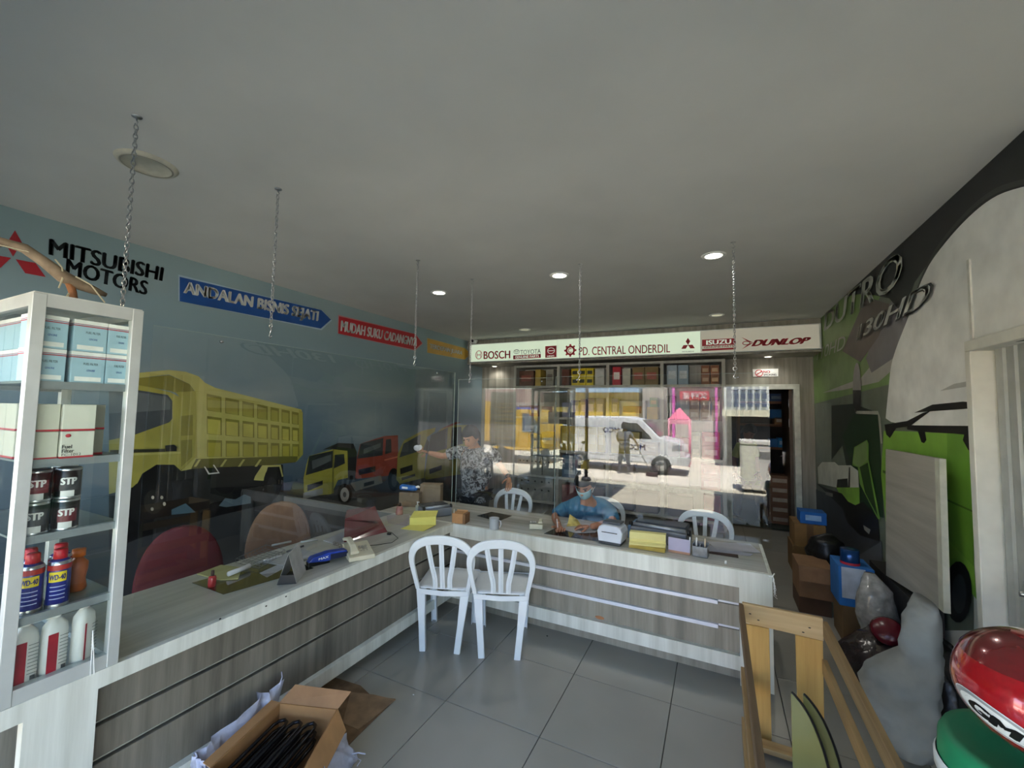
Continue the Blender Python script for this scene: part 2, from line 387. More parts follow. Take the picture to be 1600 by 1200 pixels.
cols = [(612, 728), (757, 865), (890, 982), (1006, 1088), (1110, 1176), (1196, 1260), (1276, 1330)]
rows = [((275, 425), (405, 520)), ((450, 545), (590, 648)), ((635, 670), (768, 766))]
for ri, (tp, bt) in enumerate(rows):
    for ci, (a, b) in enumerate(cols):
        f = lambda x, q: q[0]+(q[1]-q[0])*(x-612)/718
        sh.append((Yd, [(a, f(a, tp)), (b, f(b, tp)), (b, f(b, bt)), (a, f(a, bt))]))
        sh.append(((Ym, 'AAA24C', '9A9338')[ri], [(a+6, f(a, tp)+22), (b-10, f(b, tp)+18), (b-10, f(b, bt)-2), (a+6, f(a, bt)-4)]))
for x in (505, 710, 850, 980): sh.append((Yl, [(x, 845), (x+40, 788), (x+58, 788), (x+20, 845)]))
sh += [(Yl, [(985, 920), (1040, 835), (1185, 830), (1205, 920), (1195, 925), (1175, 845), (1085, 848), (1050, 955), (975, 950)]),
       ('0A0A0A', circ(1120, 975, 70, 125)), ('242526', circ(1115, 1000, 38, 75)),
       ('C9C9C4', [(585, 845), (595, 845), (628, 895), (695, 888), (655, 832), (665, 830), (708, 896), (620, 906)]),
       ('101112', circ(130, 1130, 150, 175)), ('2B2A26', circ(190, 1120, 75, 95)), ('C8C2B0', circ(185, 1085, 12, 14, 8)), ('B8B2A0', circ(255, 1085, 12, 14, 8)),
       ('C8C2B0', circ(275, 1135, 12, 16, 8)), ('A8A290', circ(180, 1175, 12, 14, 8)), ('44606C', [(330, 1180), (440, 1130), (520, 1200), (330, 1220)]), ('54646C', [(700, 1150), (750, 1090), (830, 1100), (900, 1060), (950, 1080), (950, 1130), (760, 1160)]),
       ('0A0A0A', [(280, 680), (350, 672), (372, 690), (370, 725), (285, 725)]), ('2A2A1A', [(-150, 715), (280, 705), (280, 728), (-150, 740)]),
       (Yl, [(-150, 745), (402, 728), (402, 742), (-150, 765)])]
T1.part('printed_dump_truck', mu, sh)
A.lay = 4
Y2, Y2d = '97913A', '6E6A2A'
A.part('printed_truck', mu, [('161616', [(240, 835), (330, 795), (420, 800), (440, 850), (432, 1010), (380, 1010), (375, 850), (300, 830)]),
    (Y2, [(128, 1000), (145, 920), (160, 872), (300, 832), (385, 842), (388, 1000), (330, 1012), (290, 1095), (240, 1100), (130, 1112)]),
    ('23282A', [(140, 985), (160, 872), (302, 840), (296, 940)]), ('4C5456', [(175, 900), (290, 862), (288, 900), (180, 950)]),
    ('23282A', [(305, 945), (310, 865), (365, 860), (370, 915)]), ('141414', [(150, 1042), (240, 1015), (240, 1040), (150, 1078)]),
    ('8D8D86', [(125, 1088), (240, 1060), (240, 1095), (125, 1125)]), (Y2d, [(296, 945), (300, 832), (306, 832), (304, 1090), (292, 1092)]),
    ('0C0C0C', circ(368, 1095, 42, 62)), ('A9A8A2', circ(368, 1098, 26, 42)), ('4A4A48', circ(368, 1098, 10, 16))])
A.part('printed_truck', mu, [('8C3A2A', [(430, 1000), (440, 880), (460, 800), (600, 755), (680, 750), (685, 980), (600, 990), (440, 1005)]),
    ('31383A', [(442, 888), (462, 800), (595, 765), (590, 868)]), ('59605F', [(480, 830), (580, 795), (578, 820), (478, 860)]), ('262B2C', [(605, 862), (610, 775), (640, 772), (642, 850)]),
    ('1A1716', [(448, 952), (548, 930), (548, 962), (450, 985)]), ('77776F', [(400, 1030), (580, 985), (590, 1030), (430, 1078)]), ('1C1C1C', [(480, 1030), (540, 1015), (540, 1035), (480, 1052)]),
    ('C06A4A', [(600, 892), (682, 872), (682, 880), (600, 900)]), ('0E0E0E', circ(655, 1010, 34, 68)), ('3C3C3A', circ(657, 1015, 16, 38))])
A.part('printed_truck', mu, [('8E8838', [(670, 1010), (678, 860), (715, 780), (820, 725), (900, 705), (895, 730), (850, 760), (832, 1000), (690, 1035)]),
    ('3C4344', [(688, 880), (712, 800), (812, 745), (808, 842)]), ('1E1E1A', [(692, 945), (765, 922), (765, 955), (694, 980)]), ('262622', [(820, 850), (850, 770), (862, 790), (850, 860)]),
    ('24241E', [(700, 1000), (780, 975), (780, 990), (702, 1015)])])
A.part('printed_truck', mu, [('7C7834', [(835, 1000), (850, 880), (880, 760), (930, 715), (1000, 690), (1095, 690), (1105, 970), (845, 1010)]),
    ('353B3C', [(852, 860), (872, 750), (972, 704), (965, 828)]), ('1B1B18', [(862, 950), (935, 925), (935, 952), (864, 978)]), ('2E3232', [(990, 820), (995, 705), (1050, 700), (1060, 800)]),
    ('6B2A22', [(930, 712), (1020, 672), (1050, 676), (960, 706)])])
# logo and slogans
B = PR(XL, 1); B.lay = 10
B.part('printed_emblem', mu, [('A01C2A', [(23, 360), (34, 379), (20, 401), (9, 382)]), ('A01C2A', [(24, 405), (55, 411), (71, 433), (39, 427)]), ('A01C2A', [(17, 403), (-12, 398), (-30, 412), (0, 419)])])
def wtext(s, quad, hexc, parent, X, sg, lay, bold=0.0, name='lettering', shear=0):
    return textobj(name, s, [P(a, b, X=X) for a, b in quad], mat(hexc, 0.4, 0, 0.03), parent, bold, (sg*(0.0016+0.00025*lay), 0, 0), shear)
wtext('MITSUBISHI', [(78, 373), (255, 418), (252, 439), (77, 398)], '10161A', mu, XL, 1, 14, 0.045)
wtext('MOTORS', [(105, 404), (231, 440), (228, 461), (103, 428)], '10161A', mu, XL, 1, 14, 0.045)
for i, (pts, c, edge, s, q) in enumerate([
    ([(278, 429), (503, 485), (518, 501), (502, 516), (278, 470)], '15488C', '9FB4C4', 'ANDALAN BISNIS SEJATI', [(288, 440), (497, 487), (495, 506), (287, 463)]),
    ([(528, 492), (649, 522), (660, 537), (648, 548), (527, 521)], 'B01C28', 'C08080', 'MUDAH SUKU CADANGNYA', [(533, 501), (652, 529), (650, 541), (532, 517)]),
    ([(667, 528), (726, 544), (735, 553), (726, 562), (667, 551)], 'C79A3C', 'C9A860', 'TERDEPAN JUARA', [(671, 537), (722, 549), (721, 556), (671, 546)])]):
    b = PR(XL, 1); b.lay = 20
    cx = sum(p[0] for p in pts)/5; cy = sum(p[1] for p in pts)/5
    o = b.part('printed_arrow', mu, [(edge, pts), (c, [(cx+(x-cx)*0.985, cy+(y-cy)*0.93) for x, y in pts])])
    wtext(s, q, 'D4D6D4', o, XL, 1, 26, 0.06)

mr = thing('wall_mural', 'printed mural of a green truck front on the right wall', 'mural', (XR, 4.5, 0))
D = PR(XR, -1, (1260, 560), 3.529)
SM = lambda l: [(v.x, v.y) for v in smooth_path([(a, b, 0) for a, b in l], 5)]
WE = SM([(1250, -960), (1060, -900), (900, -780), (740, -600), (640, -440), (570, -240), (480, 0), (455, 180), (440, 330)])
D.part('printed_backdrop', mr, [('6C7668', [(70, -290), (920, -1020), (1250, -1300), (1250, -100), (925, -70), (925, 1500), (40, 1500), (35, 0)]),
    ('7A9A58', [(60, -260), (330, -540), (420, -360), (250, -60), (480, 0), (470, 140), (45, 250), (38, 0)]),
    ('AEAEA6', [(90, 190), (300, 110), (430, -50), (480, -180), (480, 60), (400, 130), (200, 175)]),
    ('77757A', [(330, 0), (420, -250), (560, -420), (560, -200), (480, 0), (360, 80)]),
    ('665C57', [(200, -40), (330, -340), (460, -300), (400, -120), (300, 20)]),
    ('7C857A', [(50, 250), (140, 245), (140, 600), (60, 580)])])
D.part('printed_truck_body', mr, [('1A1D1E', [(140, -330), (330, -540), (1250, -1330), (1250, -950), (1060, -900), (900, -780), (700, -560), (600, -420), (560, -300), (520, -260), (460, -330), (330, -360)]),
    ('2C3630', [(140, 260), (260, 250), (400, 300), (430, 880), (270, 840), (200, 480), (140, 560)]),
    ('14351C', [(200, 430), (270, 300), (400, 310), (430, 880), (320, 840), (240, 560)]),
    ('E2E4E0', WE+[(470, 350), (560, 370), (925, 372), (925, -75), (1250, -110)]),
    ('3B3D3A', SM([(1250, -1000), (1060, -945), (900, -825), (740, -640), (650, -480), (600, -350)])+SM([(606, -345), (655, -465), (745, -620), (900, -800), (1060, -915), (1250, -970)])),
    ('B4B6B0', [(740, 180), (820, 140), (925, 120), (925, 150), (830, 165)]),
    ('7EAE42', [(430, 400), (500, 400), (925, 420), (930, 1150), (945, 1330), (780, 1130), (440, 900), (415, 640)]),
    ('6C9C38', [(780, 400), (925, 420), (930, 1150), (790, 1000)]), ('3C6018', [(425, 630), (925, 850), (925, 840), (425, 615)]),
    ('141516', [(560, 368), (925, 374), (925, 425), (820, 415), (660, 405), (560, 392)]),
    ('101112', [(600, 300), (700, 255), (870, 238), (925, 242), (925, 275), (690, 292)]), ('101112', [(435, 365), (560, 345), (650, 300), (690, 290), (580, 372), (500, 385), (465, 440), (445, 420)]),
    ('101112', [(620, 400), (660, 405), (668, 450), (655, 468), (640, 462)]), ('101112', [(880, 415), (925, 420), (930, 515), (900, 505), (870, 450)])])
D.part('printed_mirror', mr, [('9C9A98', circ(283, 165, 23, 142)), ('2A2928', [(260, 175), (306, 175), (304, 260), (290, 300), (275, 295), (262, 250)]), ('A5A79C', [(280, 290), (400, 290), (415, 330), (425, 470), (415, 470), (400, 310), (285, 305)])])
D.part('printed_truck', mr, [('3C4046', [(50, 720), (200, 780), (420, 1010), (440, 1500), (40, 1500)]),
    ('5C6268', [(270, 1100), (420, 1010), (440, 1500), (200, 1500)]),
    ('C8CABF', [(66, 600), (90, 572), (160, 572), (180, 590), (250, 590), (290, 620), (295, 712), (170, 712), (70, 690)]),
    ('33352F', [(175, 668), (232, 662), (235, 712), (240, 600), (246, 600), (246, 715), (170, 716)]),
    ('7EAE42', [(170, 712), (298, 712), (300, 830), (240, 825), (190, 760)]),
    ('0E0F0E', [(60, 690), (120, 720), (200, 745), (235, 790), (275, 810), (320, 790), (400, 880), (410, 1010), (300, 975), (230, 905), (205, 830), (120, 745)]),
    ('7C7D74', [(110, 735), (150, 745), (150, 765), (110, 752)]), ('8E8E88', [(320, 920), (360, 945), (352, 970), (325, 945)]),
    ('6E9A40', [(258, 590), (270, 490), (340, 450), (350, 470), (350, 560), (415, 890), (400, 885), (300, 690), (290, 600)]),
    ('7F9A60', [(262, 580), (274, 495), (338, 456), (342, 560), (300, 600)]), ('224018', [(300, 600), (345, 575), (400, 870), (330, 740)]),
    ('151616', circ(850, 1290, 75, 170)), ('3F4244', circ(855, 1300, 40, 110))])
wtext('DUTRO', [(1292, 489), (1417, 384), (1408, 446), (1290, 517)], 'D2D6CC', mr, XR, -1, 56, 0.025)
wtext('130HD', [(1348, 508), (1467, 434), (1449, 480), (1343, 532)], '26282A', mr, XR, -1, 56, 0.055)
wtext('130HD', [(1347, 507), (1465, 434), (1447, 478), (1342, 530)], 'E2E4DE', mr, XR, -1, 59, 0.02)
wtext('110HD', [(1281, 545), (1325, 522), (1322, 545), (1278, 563)], 'B4B8A8', mr, XR, -1, 56, 0.0)
# ------------------------------------------------------------------ sign box on the header
sg = thing('light_box_sign', 'long backlit shop sign with red and grey maker names along the back wall', 'sign', (-1.54, YH, 2.62))
x0s, x1s = P(735.5, 555, Y=YH-0.06).x, 1.27
S0, S1 = 2.64, 2.965
def yq(a, b, c, d): return [P(px, py, Y=YH-0.0855) for px, py in (a, b, c, d)]
bx('housing', (x0s-0.02, YH-0.08, S0-0.012), (x1s, YH, S1+0.012), ALU, sg, True)
LB = mat('C9D8C0', 0.4, 0, 0.0, 1, 0.5, 0, 0.16); LB2 = mat('C4BFAE', 0.4, 0, 0.0, 1, 0.5, 0, 0.07)
xm = [x0s, P(873, 550, Y=YH).x, P(1095, 550, Y=YH).x, x1s-0.02]
SF = []
for i in range(3):
    SF.append(bx('sign_face', (xm[i]+0.003, YH-0.085, S0), (xm[i+1]-0.003, YH-0.079, S1), LB2 if i == 2 else LB, sg, True))
RED = mat('B0202E', 0.5, 0, 0.02); GREYT = mat('8A8C8C', 0.5, 0, 0.02); SW = mat('D8DCD2', 0.5, 0, 0.02, 12, .5, 0, 0.08)
lf_ = (0, -0.002, 0)
def sq(x, y, w, h, sl=-0.058):   # quad in image px following the sign's slope
    return yq((x, y), (x+w, y+w*sl), (x+w, y+w*sl+h), (x, y+h))
SX = xm[2]
textobj('lettering', 'BOSCH', sq(756, 549, 41, 12, -0.03), RED, SF[0], 0.03, lf_)
textobj('lettering', 'TOYOTA', sq(813, 547, 32, 7), GREYT, SF[0], 0.01, lf_)
def flatbox(q, name, mt, lift=-0.001):
    mb = MB(); q = [v+Vector((0, lift, 0)) for v in q]; mb.prism(q, (0, 0.0015, 0)); return mb.build(name, mt, SF[2] if q[0].x > SX else SF[0], True)
flatbox(sq(802, 555.5, 43, 6), 'emblem', RED); textobj('lettering', 'GENUINE PARTS', sq(805, 556.4, 37, 4), SW, SF[0], 0.02, (0, -0.003, 0))
def ringmb(mb, c, rx, rz, t, y, n=24, a0=0, a1=2*math.pi):
    pts = [(c[0]+rx*math.cos(a0+(a1-a0)*i/n), c[1]+rz*math.sin(a0+(a1-a0)*i/n)) for i in range(n+1)]
    pin = [(c[0]+(rx-t)*math.cos(a0+(a1-a0)*i/n), c[1]+(rz-t)*math.sin(a0+(a1-a0)*i/n)) for i in range(n+1)]
    for i in range(n): mb.add([(pts[i][0], y, pts[i][1]), (pts[i+1][0], y, pts[i+1][1]), (pin[i+1][0], y, pin[i+1][1]), (pin[i][0], y, pin[i][1])], [(0, 1, 2, 3)], False)
def ctr(px, py): v = P(px, py, Y=YH-0.09); return (v.x, v.z)
yy = YH-0.088
mb = MB(); c = ctr(748, 554.5); ringmb(mb, c, .075, .085, .012, yy); mb.box((c[0]-.045, yy, c[1]-.006), (c[0]+.045, yy+.001, c[1]+.006)); mb.box((c[0]-.045, yy, c[1]-.05), (c[0]-.035, yy+.001, c[1]+.05)).box((c[0]+.035, yy, c[1]-.05), (c[0]+.045, yy+.001, c[1]+.05))
mb.build('emblem', RED, SF[0], True)
mb = MB(); c = ctr(807, 549.5); ringmb(mb, c, .06, .042, .008, yy); ringmb(mb, c, .02, .04, .006, yy); ringmb(mb, (c[0], c[1]+.015), .045, .018, .006, yy); mb.build('emblem', GREYT, SF[0], True)
flatbox(sq(852, 541, 17.5, 18), 'emblem', RED)
mb = MB(); c = ctr(861, 548); ringmb(mb, c, .07, .055, .01, yy-.002); mb.box((c[0]-.06, yy-.002, c[1]-.006), (c[0]+.06, yy-.001, c[1]+.006)); mb.build('emblem', SW, SF[0], True)
textobj('lettering', 'HINO', sq(855, 555.5, 11, 2.4), SW, SF[0], 0.03, (0, -.004, 0))
mb = MB(); c = ctr(891, 547.5); ringmb(mb, c, .085, .085, .035, yy); ringmb(mb, c, .04, .04, .014, yy, 20, .8, 5.5)
for k in range(8):
    a = k*math.pi/4; mb.obox((c[0]+.095*math.cos(a), yy, c[1]+.095*math.sin(a)), (.014*math.cos(a), 0, .014*math.sin(a)), (-.016*math.sin(a), 0, .016*math.cos(a)), (0, .001, 0))
mb.build('emblem', RED, SF[0], True)
textobj('lettering', 'PD. CENTRAL ONDERDIL', sq(905, 542.5, 142, 13, -0.034), RED, SF[1], 0.012, lf_)
mb = MB(); c = ctr(1075, 539)
for k in range(3):
    a = math.pi/2+k*2*math.pi/3; u = Vector((math.cos(a), 0, math.sin(a))); v = Vector((-math.sin(a), 0, math.cos(a))); o = Vector((c[0], yy, c[1]))
    mb.prism([o, o+u*.055+v*.032, o+u*.11, o+u*.055-v*.032], (0, .001, 0))
mb.build('emblem', RED, SF[1], True)
textobj('lettering', 'MITSUBISHI', sq(1066, 548.6, 18, 2.2, -0.03), GREYT, SF[1], 0.02, lf_)
flatbox(sq(1097, 531, 52, 10, -0.05), 'emblem', RED); textobj('lettering', 'ISUZU', sq(1104, 531.9, 38, 7, -0.05), SW, SF[2], 0.04, (0, -.003, 0))
flatbox(sq(1097, 545.5, 52, 3, -0.05), 'emblem', RED); textobj('lettering', 'GENUINE PARTS', sq(1100, 541.3, 46, 3, -0.05), RED, SF[2], 0.02, (0, -.003, 0))
textobj('lettering', 'DUNLOP', sq(1175, 531.5, 92, 9.5, -0.05), RED, SF[2], 0.07, lf_, 0.08)
mb = MB(); c = ctr(1166, 536); ringmb(mb, c, .05, .03, .01, yy); o = Vector((c[0], yy, c[1]))
mb.prism([o+Vector((.09, 0, 0)), o+Vector((-.06, 0, .09)), o+Vector((.03, 0, .012))], (0, .001, 0)); mb.prism([o+Vector((.09, 0, 0)), o+Vector((.03, 0, -.012)), o+Vector((-.06, 0, -.09))], (0, .001, 0))
mb.build('emblem', RED, SF[2], True)
# camera
cc = P(741, 533, Y=YH-0.12); ca = thing('security_camera', 'small white dome-end security camera at the left end of the sign', 'camera', cc)
mb = MB(); mb.lathe(cc, [(0.0, -.06), (.04, -.06), (.045, -.02), (.045, .05), (.0, .055)], 16, (0.1, 1, .12)); mb.build('housing', WHITE, ca, True)
mb = MB(); mb.lathe(cc+Vector((-.006, -.063, -.007)), [(0, -.004), (.03, -.004), (.03, .004), (0, .004)], 14, (0.1, 1, .12)); mb.build('lens', BLACK, ca, True)
mb = MB(); mb.cyl(cc+Vector((0, 0, .03)), (cc.x-.02, cc.y+.05, H), .012, n=8).cyl((cc.x-.02, cc.y+.05, H-.015), (cc.x-.02, cc.y+.05, H), .035); mb.build('bracket', WHITE, ca, True)
# no smoking sign
ns = thing('no_smoking_sign', 'small white no smoking plate above the storeroom door', 'sign', (0.7, YB, 2.3))
q = [P(a, b, Y=YB-0.012) for a, b in ((1176, 577), (1216, 576), (1216, 588), (1177, 588.5))]
mb = MB(); mb.prism(q, (0, .01, 0)); mb.build('plate', WHITE, ns, True)
c0 = P(1186, 583, Y=YB-.014); mb = MB(); ringmb(mb, (c0.x, c0.z), .055, .055, .012, c0.y); mb.obox(c0, (.04, 0, .03), (-.005, 0, .006), (0, .0005, 0)); mb.build('symbol', RED, ns, True)
textobj('lettering', 'NO', [P(a, b, Y=YB-.014) for a, b in ((1193, 579), (1203, 579), (1203, 583), (1193, 583))], RED, ns, .04)
textobj('lettering', 'SMOKING', [P(a, b, Y=YB-.014) for a, b in ((1193, 584), (1213, 584), (1213, 587), (1193, 587))], DARK, ns, .03)

# ------------------------------------------------------------------ ceiling lights
LMP = mat('FFF6E0', 0.5, 0, 0, 1, 0, 0, 3.0); LOFF_GLOW = mat('D8D6B8', 0.4, 0, 0.02, 12, .5, 0, 0.12)  # lenses of the switched-off downlights get a faint added glow too
def downlight(x, y, z, r, on, label, watts=6):
    t = thing('downlight', label, 'light', (x, y, z), 0, 'round downlights in the ceiling')
    mb = MB(); mb.lathe((0, 0, 0), [(r*.78, -.002), (r*.8, -.008), (r*1.12, -.006), (r*1.15, 0)], 24, cap=False); mb.build('trim_ring', WHITE, t)
    mb = MB(); mb.lathe((0, 0, 0), [(0, -.006), (r*.8, -.006), (r*.8, -.001), (0, -.001)], 24); mb.build('lens', LMP if on else LOFF_GLOW, t)
    if on:
        l = bpy.data.lights.new('lamp', 'SPOT'); l.energy = watts; l.spot_size = 2.6; l.spot_blend = 0.8; l.shadow_soft_size = r*.6; l.color = (1, .97, .9)
        o = bpy.data.objects.new('lamp', l); COL.objects.link(o); o.parent = t; o.location = (0, 0, -.02)
for px, py, lb in ((686, 457, 'lit round downlight above the left counter'), (874, 430, 'lit round downlight in the middle of the ceiling'), (1115, 399, 'lit round downlight near the right wall, the largest of the lit ones')):
    v = P(px, py, Z=H); downlight(v.x, v.y, H, .085, True, lb)
for px, py, lb in ((820, 515, 'pale unlit round downlight close to the left half of the sign'), (1120, 492, 'pale unlit round downlight close to the right half of the sign')):
    v = P(px, py, Z=H); downlight(v.x, v.y, H, .085, False, lb)
for px, py, lb in ((777, 573, 'tiny lit downlight under the sign at its left end'), (1200, 557, 'tiny lit downlight under the sign above the storeroom door')):
    v = P(px, py, Z=2.60); downlight(v.x, min(v.y, 7.35), 2.60, .055, True, lb, 2)
v = P(230, 256, Z=H); sp = thing('ceiling_cover_plate', 'flat round blank plate on the ceiling above the display cabinet', 'ceiling plate', v)
mb = MB(); mb.lathe((0, 0, 0), [(0, -.012), (.11, -.012), (.112, -.016), (.125, -.016), (.135, -.008), (.14, 0)], 32, cap=False); mb.build('plate', mat('B9B6A6', .6), sp)
mb = MB(); mb.lathe((0, 0, 0), [(.108, -.0165), (.112, -.018), (.116, -.0165)], 32, cap=False); mb.build('rim', mat('8D8A7C', .6), sp)

# ------------------------------------------------------------------ hanging chains
def chain(x, y, zt, zb, label, link=.028):
    t = thing('hanging_chain', label, 'chain', (x, y, zt), 0, 'chains holding the clear screens')
    mb = MB(); n = int((zt-zb-.12)/(link*.74)); z = -.04
    for i in range(n):
        pts = []
        for k in range(10):
            a = 2*math.pi*k/10; u = math.cos(a)*link*.27; v = math.sin(a)*link*.5
            pts.append((u if i % 2 else 0, 0 if i % 2 else u, z-link*.5+v))
        mb.tube(pts, .0026, 4, True); z -= link*.74
    o = mb.build('links', STEEL, t); o['kind'] = 'stuff'
    mb = MB(); mb.tube([(0, 0, 0), (0, 0, -.02), (.012, 0, -.03), (.0, 0, -.045), (-.012, 0, -.03)], .0025, 5); mb.cyl((0, 0, -.004), (0, 0, 0), .02, n=12); mb.build('ceiling_hook', STEEL, t)
    mb = MB(); mb.tube([(.014*math.cos(a*.7), 0, z-.012+.014*math.sin(a*.7)) for a in range(9)], .003, 5, True); mb.build('ring', CHROME, t)
    mb = MB(); mb.tube([(0, 0, z-.02), (.004, 0, z-.04), (-.004, 0, z-.06), (-.013, 0, z-.074), (0, 0, z-.086), (.012, 0, z-.074)], .003, 5); mb.build('hook', CHROME, t)
    return t
chain(-2.41, .90, H, 2.10, 'steel chain ending in a hook at the top of the display cabinet', .029)
chain(-2.41, 1.60, H, 2.12, 'steel chain and hook hanging in front of the blue printed arrow', .03)
chain(-2.41, 2.94, H, 2.10, 'thin steel chain hanging in front of the point of the red printed arrow')
chain(-2.24, 3.6, H, 2.0, 'thin steel chain in front of the left end of the backlit sign')
chain(-1.10, 3.6, H, 2.0, 'thin steel chain crossing the middle name on the backlit sign')
chain(0.125, 3.6, H, 2.0, 'steel chain between two red names at the right of the backlit sign')

# ------------------------------------------------------------------ clear hanging screens
def screen(a, b, label):
    t = thing('clear_screen', label, 'screen', ((a[0]+b[0])/2, (a[1]+b[1])/2, a[2]), 0, 'clear hanging counter screens')
    bx('sheet', a, b, ACRYLIC, t, True)
    mb = MB(); dx = b[0]-a[0] > b[1]-a[1]
    for q in (0.12, .88):
        if dx: x = a[0]+(b[0]-a[0])*q; mb.cyl((x, a[1]-.004, b[2]-.03), (x, b[1]+.004, b[2]-.03), .008, n=10)
        else: y = a[1]+(b[1]-a[1])*q; mb.cyl((a[0]-.004, y, b[2]-.03), (b[0]+.004, y, b[2]-.03), .008, n=10)
    mb.build('grommet', CHROME, t, True)
    EDG = mat('9FB0AC', .2, 0, 0.02); mb = MB()
    if dx: mb.box((a[0], a[1]-.0005, a[2]), (a[0]+.003, b[1]+.0005, b[2])).box((a[0], a[1], b[2]), (b[0], b[1], b[2]+.002))
    else: mb.box((a[0]-.0005, b[1]-.003, a[2]), (b[0]+.0005, b[1], b[2])).box((a[0], a[1], b[2]), (b[0], b[1], b[2]+.002))
    mb.build('polished_edge', EDG, t, True)
screen((-2.375, 3.598, .765), (-1.335, 3.602, 2.03), 'clear hanging screen over the back counter in front of the standing person')
screen((-1.325, 3.608, .765), (.345, 3.612, 2.04), 'wide clear hanging screen over the back counter in front of the seated person')
screen((-2.412, 1.02, .765), (-2.408, 3.585, 2.10), 'long clear hanging screen over the left counter')

# ------------------------------------------------------------------ back shelving
UX = [-3.40, -2.54, -1.66, -.79, .09]; UZ = [.10, .55, 1.02, 1.60, 2.16, 2.54]; UY0, UY1 = 7.05, 7.46
SHM = wood_lam('9A988E', 'B5B3A8')
un = thing('shelving_unit', 'tall grey laminate shelving unit with four bays under the sign', 'shelf', (-1.65, 7.25, 0))
mb = MB()
bx('back_panel', (UX[0], UY1, 0), (UX[-1], UY1+.02, 2.56), SHM, un, True)
for i, x in enumerate(UX): bx('upright', (x-.025, UY0, 0), (x+.025, UY1, 2.56), SHM, un, True)
for j, z in enumerate(UZ):
    for i in range(4): bx('shelf_board', (UX[i]+.026, UY0+.01, z-.02), (UX[i+1]-.026, UY1, z+.02), SHM, un, True)
BAY = ['left bay', 'second bay', 'third bay', 'right bay']
ROW = {4: 'top shelf', 3: 'second shelf', 2: 'middle shelf', 1: 'fourth shelf', 0: 'bottom shelf'}
def carton(a, b, hexc, label, cat='box', group=None, name='carton', tape=None, lab=None, y=None):
    t = thing(name, label, cat, ((a[0]+b[0])/2, (a[1]+b[1])/2, a[2]), 0, group)
    bx('body', a, b, mat(hexc, .75, 0, .05, 9), t, True, .003)
    w = b[0]-a[0]; h = b[2]-a[2]
    if tape: bx('tape', (a[0]+w*.45, a[1]-.002, a[2]), (a[0]+w*.56, a[1]-.0005, b[2]+.001), mat(tape, .4), t, True)
    if lab: bx('printed_label', (a[0]+w*.15, a[1]-.003, a[2]+h*.3), (a[0]+w*.85, a[1]-.0005, a[2]+h*.7), mat(lab, .6), t, True)
    return t
